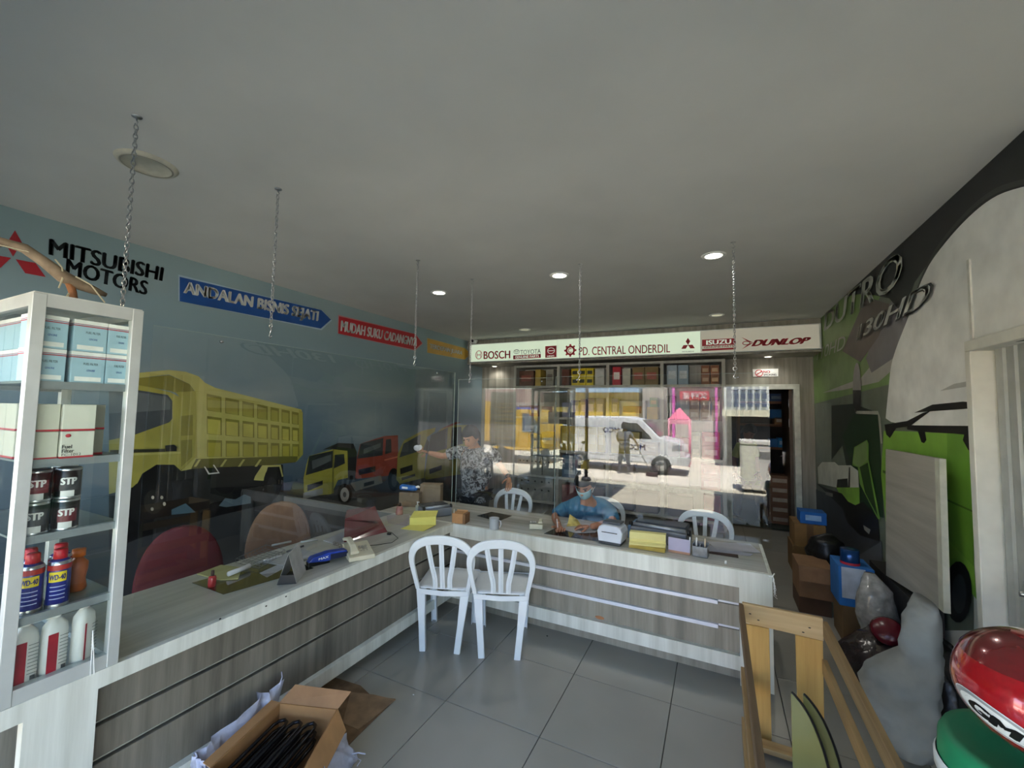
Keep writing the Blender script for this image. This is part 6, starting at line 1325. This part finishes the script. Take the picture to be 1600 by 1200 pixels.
    if mask:
        mb = MB(); vs = []; fs = []
        for i in range(7):
            for j in range(11):
                u = -1+2*j/10; z = .005-.095*i/6; x = .074*math.sin(u*1.25)*(1-.25*(i/6)**2); y = .112*math.cos(u*1.15)*(1-.15*(i/6)**2)+.004*math.sin(i*2.5); vs.append(F(x, y, z))
        for i in range(6):
            for j in range(10): a = i*11+j; fs.append((a, a+1, a+12, a+11))
        mb.add(vs, fs, True); o = mb.build('face_mask', mat('9CC0CC', .7, 0, .03), t, True); md = o.modifiers.new('s', 'SOLIDIFY'); md.thickness = .003
        for sx in (-1, 1): mb = MB(); mb.tube([F(sx*.07, .04, -.01), F(sx*.082, .0, .01), F(sx*.082, -.015, -.01), F(sx*.07, .035, -.05)], .0018*s, 5); mb.build('ear_loop', WHITE, t, True)
    else:
        mb = MB(); mb.ell(F(0, .086, -.058), (.024*s, .006*s, .006*s), 12, 6, M3); mb.build('mouth', mat('7A4038', .5), t, True)
    if watch:
        a = J['wr'+watch]; d = (J['wr'+watch]-J['el'+watch]).normalized(); mb = MB(); mb.lathe(a-d*.02, [(.027*s, -.009), (.031*s, -.007), (.031*s, .007), (.027*s, .009)], 16, d, False); mb.build('watch', BLACK, t, True)
    return t
# standing person
Y_ = 4.12; b = lambda x, y, yy=Y_: P(x, y, Y=yy)
J = dict(pelvis=b(742, 762, 4.16), chest=b(744, 716), neck=b(742, 697, 4.10), head=b(736, 683, 4.02))
J.update(shL=b(768, 706), elL=b(782, 728, 4.15), wrL=b(795, 745, 4.10), shR=b(717, 705), elR=b(693, 713, 4.05), wrR=b(668, 707, 3.98))
px_, py_ = J['pelvis'].x, J['pelvis'].y
for sd, dx in (('L', .09), ('R', -.09)): J.update({'hip'+sd: Vector((px_+dx, py_, J['pelvis'].z-.09)), 'kn'+sd: Vector((px_+dx*1.1, py_-.02, .46)), 'an'+sd: Vector((px_+dx*1.2, py_, .055))})
person('person in a grey camouflage-pattern shirt standing and reaching one arm out to the left', J, camo('1C1D1F', '5C5E62', '8A8C90'), mat('16181C', .8), '0E0D0C', 'A8775A', (-.12, -.85, -.5), (0, -.45, .9), s=1.03,
       hands={'L': dict(d=(.1, -.1, -1), side=(1, 0, 0), curl=.25), 'R': dict(d=(-.9, -.2, .25), side=(0, .1, 1), curl=.25)}, watch='L')
cl = thing('cleaning_cloth', 'crumpled white cloth in the outstretched hand of the standing person', 'cloth', P(652, 700, Y=3.95))
mb = MB(); mb.ell((0, 0, 0), (.055, .02, .035), 12, 8).ell((.04, .0, .01), (.03, .02, .03), 10, 6); mb.build('cloth', mat('C4C8CC', .8), cl)
# seated person
b = lambda x, y, yy=3.95: P(x, y, Y=yy)
J = dict(pelvis=Vector((b(918, 800, 4.3).x, 4.28, .52)), chest=b(919, 800, 4.08), neck=b(918, 781, 3.98), head=b(914, 757, 3.90))
J['chest'].z = max(J['chest'].z, .80)
J.update(shL=b(951, 797, 4.05), elL=b(962, 819, 3.93), wrL=Vector(), shR=b(883, 796, 4.05), elR=b(869, 812, 3.92), wrR=Vector())
J['elL'] = C_(958, 817, CT+.045); J['wrL'] = C_(922, 823, CT+.035); J['elR'] = P(866, 808, Y=3.93); J['wrR'] = C_(873, 820, CT+.045)
px_ = J['pelvis'].x
for sd, dx in (('L', .10), ('R', -.10)): J.update({'hip'+sd: Vector((px_+dx, 4.2, .50)), 'kn'+sd: Vector((px_+dx*1.3, 4.02, .50)), 'an'+sd: Vector((px_+dx*1.3, 4.05, .055))})
J['knL'].y = J['knR'].y = 3.98
person('seated person in a blue T-shirt and pale face mask writing at the back counter', J, mat('2C6A8C', .85, 0, .05, 20), mat('22242A', .8), '14100E', 'A5745A', (-.05, -.8, -.55), (0, -.55, .83), True, 1.06,
       hands={'L': dict(d=(-1, -.25, -.05), side=(-.2, 1, 0), curl=.35), 'R': dict(d=(.35, -.6, -.25), side=(1, .4, 0), curl=.5)}, sleeve=.6)
tag(MB().tube([J['wrR']+Vector((.02, -.07, -.03)), J['wrR']+Vector((.0, -.05, .06))], .004, 6).build('pen', mat('D8D8DC', .4), None), 'white pen in the writing hand of the seated person', 'pen')
# person in the storeroom doorway
b = lambda x, y, yy=8.0: P(x, y, Y=yy)
J = dict(pelvis=b(1168, 742), chest=b(1166, 700), neck=b(1168, 688, 7.95), head=b(1170, 675, 7.9))
J.update(shL=b(1178, 696), elL=b(1182, 718), wrL=b(1185, 738, 7.9), shR=b(1155, 698), elR=b(1147, 718), wrR=b(1150, 738, 7.9))
px_ = J['pelvis'].x
for sd, dx in (('L', .1), ('R', -.09)): J.update({'hip'+sd: Vector((px_+dx, 8.0, J['pelvis'].z-.08)), 'kn'+sd: Vector((px_+dx*1.5, 7.98, .44)), 'an'+sd: Vector((px_+dx*1.9, 8.0, .055))})
person('person in a yellow-green T-shirt bending forward inside the storeroom', J, mat('8E9A52', .85, 0, .05, 20), mat('16161A', .8), '0E0D0C', '6E4A3A', (.5, -.5, -.6), (.3, -.3, .9), s=1.05, sleeve=.6)
# ------------------------------------------------------------------ the street behind the camera, seen in the hanging screens
G = -.30
def RP(px, py, yv=None, z=None, yp=3.61):     # the real place of something seen mirrored in the screen plane
    v = P(px, py, Y=yv) if yv else P(px, py, Z=z); v.y = 2*yp-v.y; return v
PAVE = mat('A8A290', .85, 0, .08, 2.5); ROAD = mat('8A8478', .9, 0, .06, 1.5)
struct(bx('ground', (-40, -5.6, G-.3), (40, YF-.05, G), PAVE))
struct(bx('road', (-40, -45, G-.3), (40, -5.6, G-.002), mat('C9C2B2', .85, 0, .06, 1.5)))
cn = struct(bx('roof_or_shade', (XL-3, -1.1, 2.9), (XR+3, YF-.15, 3.05), mat('8C8C88', .8)))
struct(bx('roof_or_shade', (XL-3, -3.5, 2.93), (-1.9, -1.15, 2.98), mat('5C6468', .8)))  # unseen slab added to shade the left forecourt and motorcycles
struct(bx('roof_or_shade', (.3, -3.8, 2.93), (XR+3, -1.15, 2.98), mat('5C6468', .8)))  # made-up unseen slab: shrinks the sunlit ground and its bounce onto the ceiling
struct(bx('wall_front_left', (XL-3, YF-.15, G), (XL, YF, 3.6), WHITEW)); struct(bx('wall_front_right', (XR, YF-.15, G), (XR+3, YF, 3.6), WHITEW))
# van
f0 = RP(1033, 742, z=G); r0 = RP(893, 735, z=G); vx1 = f0.x+.75; vx0 = vx1-4.25; vy = f0.y+.05
van = thing('van', 'white delivery van parked across the street', 'van', ((vx0+vx1)/2, vy-.8, G))
VW = mat('D2D4D4', .25, 0, .02, 2, .6)
prof = [(0, .35), (.02, 1.0), (.12, 1.65), (.35, 1.86), (2.4, 1.88), (2.9, 1.78), (3.45, 1.22), (4.05, 1.08), (4.22, .85), (4.25, .35)]
mb = MB(); mb.prism([(vx0+x, vy, G+z) for x, z in prof], (0, -1.6, 0)); mb.build('body', VW, van, True, .05)
DGL = mat('1E2428', .1, 0, .02, 3, .8); WGL = mat('C4C8C8', .15)
for nm, pts, mt_ in (('window', [(.3, 1.15), (.38, 1.68), (1.35, 1.70), (1.35, 1.15)], WGL), ('window', [(1.5, 1.15), (1.5, 1.70), (2.25, 1.70), (2.25, 1.15)], WGL), ('window', [(2.36, 1.15), (2.36, 1.68), (2.75, 1.66), (3.2, 1.2), (3.2, 1.15)], DGL)):
    mb = MB(); mb.prism([(vx0+x, vy+.004, G+z) for x, z in pts], (0, -.01, 0)); mb.build(nm, mt_, van, True)
mb = MB(); mb.prism([(vx0+x, vy-.12, G+z+.015) for x, z in ((2.92, 1.76), (3.45, 1.22))]+[(vx0+x, vy-1.48, G+z+.015) for x, z in ((3.45, 1.22), (2.92, 1.76))], (.01, 0, .01)); mb.build('windscreen', DGL, van, True)
for x in (.75, 3.5):
    mb = MB(); mb.lathe((vx0+x, vy-.02, G+.31), [(0, -.03), (.2, -.03), (.31, -.02), (.31, .18), (0, .18)], 28, (0, -1, 0)); mb.build('wheel', mat('242422', .8), van, True)
    mb = MB(); mb.lathe((vx0+x, vy+.015, G+.31), [(0, -.01), (.06, -.015), (.08, .0), (.15, .0), (.18, -.012), (.18, .02)], 24, (0, -1, 0)); mb.build('wheel_rim', STEEL, van, True)
    mb = MB(); ringmb(mb, (vx0+x, G+.33), .43, .43, .06, vy+.006, 20, 0, math.pi); mb.build('wheel_arch', VW, van, True)
mb = MB()
for x in (1.42, 2.30): mb.box((vx0+x, vy+.001, G+.5), (vx0+x+.012, vy+.003, G+1.72))
mb.box((vx0+.1, vy+.001, G+.55), (vx0+3.0, vy+.003, G+.56)); mb.build('door_seam', mat('5A5C5C', .6), van, True)
mb = MB(); mb.box((vx0+3.85, vy+.002, G+.85), (vx0+4.2, vy+.02, G+1.0)); mb.build('headlight', mat('9AA0A4', .2), van, True)
mb = MB(); mb.box((vx0+4.0, vy-1.55, G+.35), (vx0+4.32, vy+.01, G+.6)); mb.build('bumper', mat('B4B6B6', .5), van, True)
NV = mat('20307A', .5)
textobj('lettering', 'MCO', rectq((vx0+2.75, vy+.006, G+.78), (-1, 0, 0), (0, 0, 1), -.25, .3, 0, .17), NV, van, .03)
textobj('lettering', 'MCO', rectq((vx0+1.9, vy+.008, G+1.32), (-1, 0, 0), (0, 0, 1), -.25, .3, 0, .17), NV, van, .03)
textobj('lettering', 'SERVICE CENTER', rectq((vx0+.85, vy+.008, G+1.42), (-1, 0, 0), (0, 0, 1), -.35, .35, 0, .06), GREYT, van, .01)
# white cooler chest at the right
c0 = RP(1159, 755, yv=12.6); c1 = RP(1206, 690, yv=12.6); cw = thing('cooler_chest', 'large white cooler chest with a grey vent outside the shop front', 'cooler', ((c0.x+c1.x)/2, c0.y-.4, G))
bx('body', (c0.x, c0.y-.8, G+.08), (c1.x, c0.y, c1.z-.1), mat('D6D2C8', .3, 0, .02), cw, True, .02)
bx('lid', (c0.x-.02, c0.y-.82, c1.z-.098), (c1.x+.02, c0.y+.02, c1.z), mat('E0DDD2', .3, 0, .02), cw, True, .01)
vq = MB()
for k in range(5): vq.box((c0.x+.4, c0.y+.001, c1.z-.3-.04*k), (c0.x+.75, c0.y+.006, c1.z-.28-.04*k))
vq.build('vent', mat('6A6C6A', .6), cw, True)
for sx in (c0.x+.05, c1.x-.1):
    for sy in (-.75, -.1): bx('foot', (sx, c0.y+sy, G), (sx+.06, c0.y+sy+.06, G+.079), BLACK, cw, True)
# person sweeping
ms = RP(975, 741, z=G); ms.y = vy+.45; sc_ = 1.0
def v3(x, y, z): return Vector((ms.x+x, ms.y+y, G+z))
J = dict(pelvis=v3(0, 0, .92), chest=v3(0, .02, 1.25), neck=v3(0, .02, 1.42), head=v3(0, .03, 1.56), shL=v3(-.17, 0, 1.36), elL=v3(-.25, -.1, 1.12), wrL=v3(-.2, -.25, 1.0), shR=v3(.17, 0, 1.36), elR=v3(.3, -.05, 1.15), wrR=v3(.38, -.12, 1.02), hipL=v3(-.09, 0, .86), knL=v3(-.13, 0, .48), anL=v3(-.16, 0, .06), hipR=v3(.09, 0, .86), knR=v3(.12, 0, .48), anR=v3(.15, 0, .06))
person('person in a striped grey shirt sweeping beside the white van', J, mat('5A6270', .85, 0, .35, 9, .3, 0, 0, 0, (6, 1, 1)), mat('5A5C5E', .85), '1A1614', '6E4A3A', (0, -1, -.2))
br = thing('broom', 'long-handled broom held by the sweeping person', 'broom', v3(.8, 0, 0))
mb = MB(); mb.cyl(v3(.25, -.05, 1.2), v3(.85, .05, .12), .014, n=8); mb.build('handle', mat('6A6458', .6), br, True)
mb = MB(); mb.sweep([v3(.7, .05, .07), v3(1.05, .06, .07)], .08, .12, (0, 0, 1)); mb.build('brush', mat('3A2420', .9), br, True)
# yellow truck
tp = RP(810, 708, yv=14.5); tx1 = RP(852, 690, yv=14.5).x; tx0 = tp.x-1.2; ty = tp.y; tz = RP(830, 640, yv=14.5).z
tk = thing('truck', 'yellow truck standing on the far side of the street', 'truck', ((tx0+tx1)/2, ty-1, G))
YT = mat('C49A22', .3, 0, .03, 3)
mb = MB(); mb.prism([(tx0, ty, G+.5), (tx0, ty, tz), (tx1-.6, ty, tz), (tx1-.25, ty, tz-.35), (tx1, ty, tz-1.0), (tx1, ty, G+.5)], (0, -2, 0)); mb.build('cab', YT, tk, True, .04)
mb = MB(); mb.prism([(tx0+1.35, ty+.005, tz-.15), (tx1-.65, ty+.005, tz-.15), (tx1-.3, ty+.005, tz-.5), (tx1-.25, ty+.005, tz-.85), (tx0+1.35, ty+.005, tz-.85)], (0, -.01, 0)); mb.build('window', mat('4A5A6C', .15), tk, True)
bx('cargo_box', (tx0-3.4, ty-2, G+.8), (tx0-.05, ty, tz+.3), mat('B8901E', .5), tk, True)
for x in (tx0+.5, tx0-2.6):
    mb = MB(); mb.lathe((x, ty-.05, G+.42), [(0, -.06), (.42, -.04), (.42, .2), (0, .2)], 20, (0, -1, 0)); mb.build('wheel', mat('1C1C1C', .8), tk, True)
# buildings opposite
yb_ = 21.5
def fac(name, px0, px1, pyt, hexc, label, cat='building', zb=G, depth=5, yv=yb_, parent=None, pyb=None):
    a = RP(px0, pyt, yv=yv); b_ = RP(px1, pyt, yv=yv); z0 = zb if pyb is None else RP(px0, pyb, yv=yv).z
    if parent is None:
        t = thing(name, label, cat, ((a.x+b_.x)/2, a.y-depth/2, z0)); bx('wall', (a.x, a.y-depth, z0), (b_.x, a.y, a.z), mat(hexc, .8, 0, .05, 1), t, True); return t
    bx(name, (a.x, a.y-depth, z0), (b_.x, a.y, a.z), mat(hexc, .7, 0, .04, 2), parent, True)
t = fac('shop_building', 1046, 1129, 560, 'B8B4AC', 'shop building with pink pillars and a sign with mirrored letters in the screens')
for a_, b__ in ((1050, 1054), (1117, 1121)): fac('pillar', a_, b__, 594, 'D060B0', '', yv=yb_-.3, depth=.3, parent=t)
fac('sign_board', 1062, 1108, 611, 'C02848', '', yv=yb_-.35, depth=.1, parent=t, pyb=625)
qa = [RP(x, y, yv=yb_-.4) for x, y in ((1104, 613.5), (1066, 613.5), (1066, 623), (1104, 623))]
textobj('lettering', 'SOPHIE', [v+Vector((0, .02, 0)) for v in (qa[0], qa[1], qa[2], qa[3])], WHITE, t, .03)
for x in range(1056, 1116, 9): fac('window', x, x+7, 628, '46566A', '', yv=yb_-.1, depth=.05, parent=t, pyb=640)
fac('cornice', 1047, 1128, 600, 'C86AA8', '', yv=yb_-.3, depth=.5, parent=t, pyb=603)
t = fac('white_building', 1131, 1230, 585, 'C8CCC8', 'tall white building with rows of windows across the street', yv=19)
for r_ in range(3):
    for k in range(6): fac('window', 1136+k*11, 1143+k*11, 602+r_*13, '5A6478', '', yv=18.9, depth=.05, parent=t, pyb=610+r_*13)
fac('awning', 1128, 1232, 640, 'D0CCB0', '', yv=17.8, depth=1.2, parent=t, pyb=650)
fac('dark_shopfront', 1136, 1228, 651, '15181A', '', yv=18.9, depth=.05, parent=t)
t = fac('yellow_shop', 864, 998, 612, 'B8A050', 'low yellow-fronted shop behind the white van', yv=22); fac('roof_or_shade', 864, 998, 598, '8CA8C0', '', yv=21.5, depth=6, parent=t, pyb=613)
for k in range(5): fac('shutter', 868+k*26, 890+k*26, 628, 'C8AC3C', '', yv=21.9, depth=.05, parent=t)
t = fac('grey_shop', 1004, 1044, 605, 'A49E96', 'grey shop between the yellow-fronted one and the pink-pillared one', yv=22); fac('shutter', 1008, 1040, 625, '7C7A76', '', yv=21.9, depth=.05, parent=t)
t = fac('old_shop', 735, 846, 608, '8A6E66', 'old shop house with brown awning behind the yellow truck', yv=22); fac('awning', 740, 842, 628, 'A89C94', '', yv=20.5, depth=1.5, parent=t, pyb=633); fac('blue_banner', 800, 842, 636, '3C50A8', '', yv=20.4, depth=.05, parent=t, pyb=641)
# lamp post, gazebo, board
pp_ = RP(916, 740, yv=12.2); po = thing('lamp_post', 'dark steel post at the roadside', 'post', (pp_.x, pp_.y, G)); mb = MB(); mb.cyl((pp_.x, pp_.y, G), (pp_.x, pp_.y, 6), .05, n=10); mb.build('pole', mat('2C2C30', .6), po, True); mb = MB(); mb.lathe((pp_.x, pp_.y, G), [(0, 0), (.15, 0), (.12, .1), (0, .1)], 12); mb.build('base_plate', mat('2C2C30', .6), po, True)
ga, gb = RP(1045, 680, yv=17.4), RP(1077, 680, yv=17.4); gz0 = RP(1045, 654, yv=17.4).z; gz1 = RP(1060, 636, yv=17.4).z
gt = thing('gazebo', 'small pink peaked market tent', 'tent', ((ga.x+gb.x)/2, ga.y, G)); w_ = gb.x-ga.x
c = [(ga.x, ga.y, gz0), (gb.x, ga.y, gz0), (gb.x, ga.y-w_, gz0), (ga.x, ga.y-w_, gz0)]; ap_ = ((ga.x+gb.x)/2, ga.y-w_/2, gz1)
mb = MB(); mb.add(c+[ap_], [(0, 1, 4), (1, 2, 4), (2, 3, 4), (3, 0, 4)]); o = mb.build('canopy', mat('E0708C', .7), gt, True); md = o.modifiers.new('s', 'SOLIDIFY'); md.thickness = .02
mb = MB(); [mb.prism([c[i], c[(i+1) % 4], (c[(i+1) % 4][0], c[(i+1) % 4][1], gz0-.2), (c[i][0], c[i][1], gz0-.2)], (.01, .01, 0)) for i in range(4)]; mb.build('valance', mat('E488A0', .7), gt, True)
for q in c: mb = MB(); mb.cyl(q, (q[0], q[1], G), .03, n=8); mb.build('leg', mat('D890A0', .6), gt, True)
wbp = RP(766, 696, yv=9.0); wb2 = RP(807, 612, yv=9.0)
wbt = thing('folded_shutter', 'white slatted board standing on legs outside the shop front', 'board', ((wbp.x+wb2.x)/2, wbp.y, G))
for k in range(14):
    z0 = wbp.z+(wb2.z-wbp.z)*k/14; bx('slat', (wbp.x, wbp.y-.03, z0), (wb2.x, wbp.y, z0+(wb2.z-wbp.z)/14-.012), mat('B8BCB8', .5), wbt, True)
for x in (wbp.x+.05, wb2.x-.05): mb = MB(); mb.cyl((x, wbp.y-.05, G), (x, wbp.y-.05, wb2.z), .02, n=8); mb.build('leg', STEEL, wbt, True)
# motorcycles
def motorbike(loc, rz, hexc, label):
    t = thing('motorcycle', label, 'motorcycle', loc, rz, 'parked motorcycles'); BD = mat(hexc, .25, 0, .03, 5)
    for x in (-.62, .62):
        mb = MB(); mb.tube([(x+.27*math.cos(a), 0, .30+.27*math.sin(a)) for a in [2*math.pi*i/24 for i in range(24)]], .04, 8, True); mb.build('tyre', BLACK, t)
        mb = MB(); mb.lathe((x, 0, .3), [(0, -.03), (.05, -.03), (.05, .03), (0, .03)], 14, (0, 1, 0)); [mb.cyl((x, 0, .3), (x+.25*math.cos(a), 0, .3+.25*math.sin(a)), .006, n=5) for a in [2*math.pi*i/9 for i in range(9)]]; mb.build('rim', STEEL, t)
    mb = MB(); mb.sweep([(-.62, 0, .3), (-.1, 0, .32), (.2, 0, .45), (.40, 0, .85)], .10, .16, (0, 1, 0)); mb.cyl((.38, 0, .9), (.62, .05, .3), .018, n=8).cyl((.38, 0, .9), (.62, -.05, .3), .018, n=8); mb.build('frame', mat('2A2A2C', .5), t)
    mb = MB(); mb.ell((.42, 0, .78), (.14, .12, .2), 16, 10); mb.ell((-.45, 0, .62), (.35, .10, .10), 16, 8); mb.sweep([(.40, 0, .60), (.25, 0, .38), (.05, 0, .32)], .18, .05, (1, 0, -.5)); mb.build('fairing', BD, t)
    mb = MB(); mb.sweep([(-.75, 0, .78), (-.4, 0, .76), (-.05, 0, .70), (.08, 0, .70)], .2, .09, (0, 0, 1)); mb.build('seat', BLACK, t, False, .01)
    mb = MB(); mb.tube([(.30, -.33, .98), (.38, -.15, 1.0), (.42, 0, .97), (.38, .15, 1.0), (.30, .33, .98)], .014, 8); mb.build('handlebar', STEEL, t)
    mb = MB(); mb.ell((.55, 0, .86), (.05, .09, .07), 14, 8); mb.build('headlight', mat('D8D8D0', .1), t)
    for sy in (-1, 1):
        mb = MB(); mb.cyl((.36, sy*.2, 1.0), (.32, sy*.28, 1.18), .006, n=6); mb.ell((.32, sy*.29, 1.22), (.012, .055, .04), 12, 8); mb.build('mirror', BLACK, t)
    return t
q = RP(890, 762, z=G); motorbike((q.x, q.y, G), math.radians(60), '8A1C24', 'red and black motorcycle parked nearest the shop front')
motorbike((q.x-.9, q.y-.5, G), math.radians(65), '303438', 'dark grey motorcycle parked beside the red one')
motorbike((-5.2, -1.9, G), math.radians(75), 'A8ACB0', 'silver motorcycle parked at the left end of the shop front')
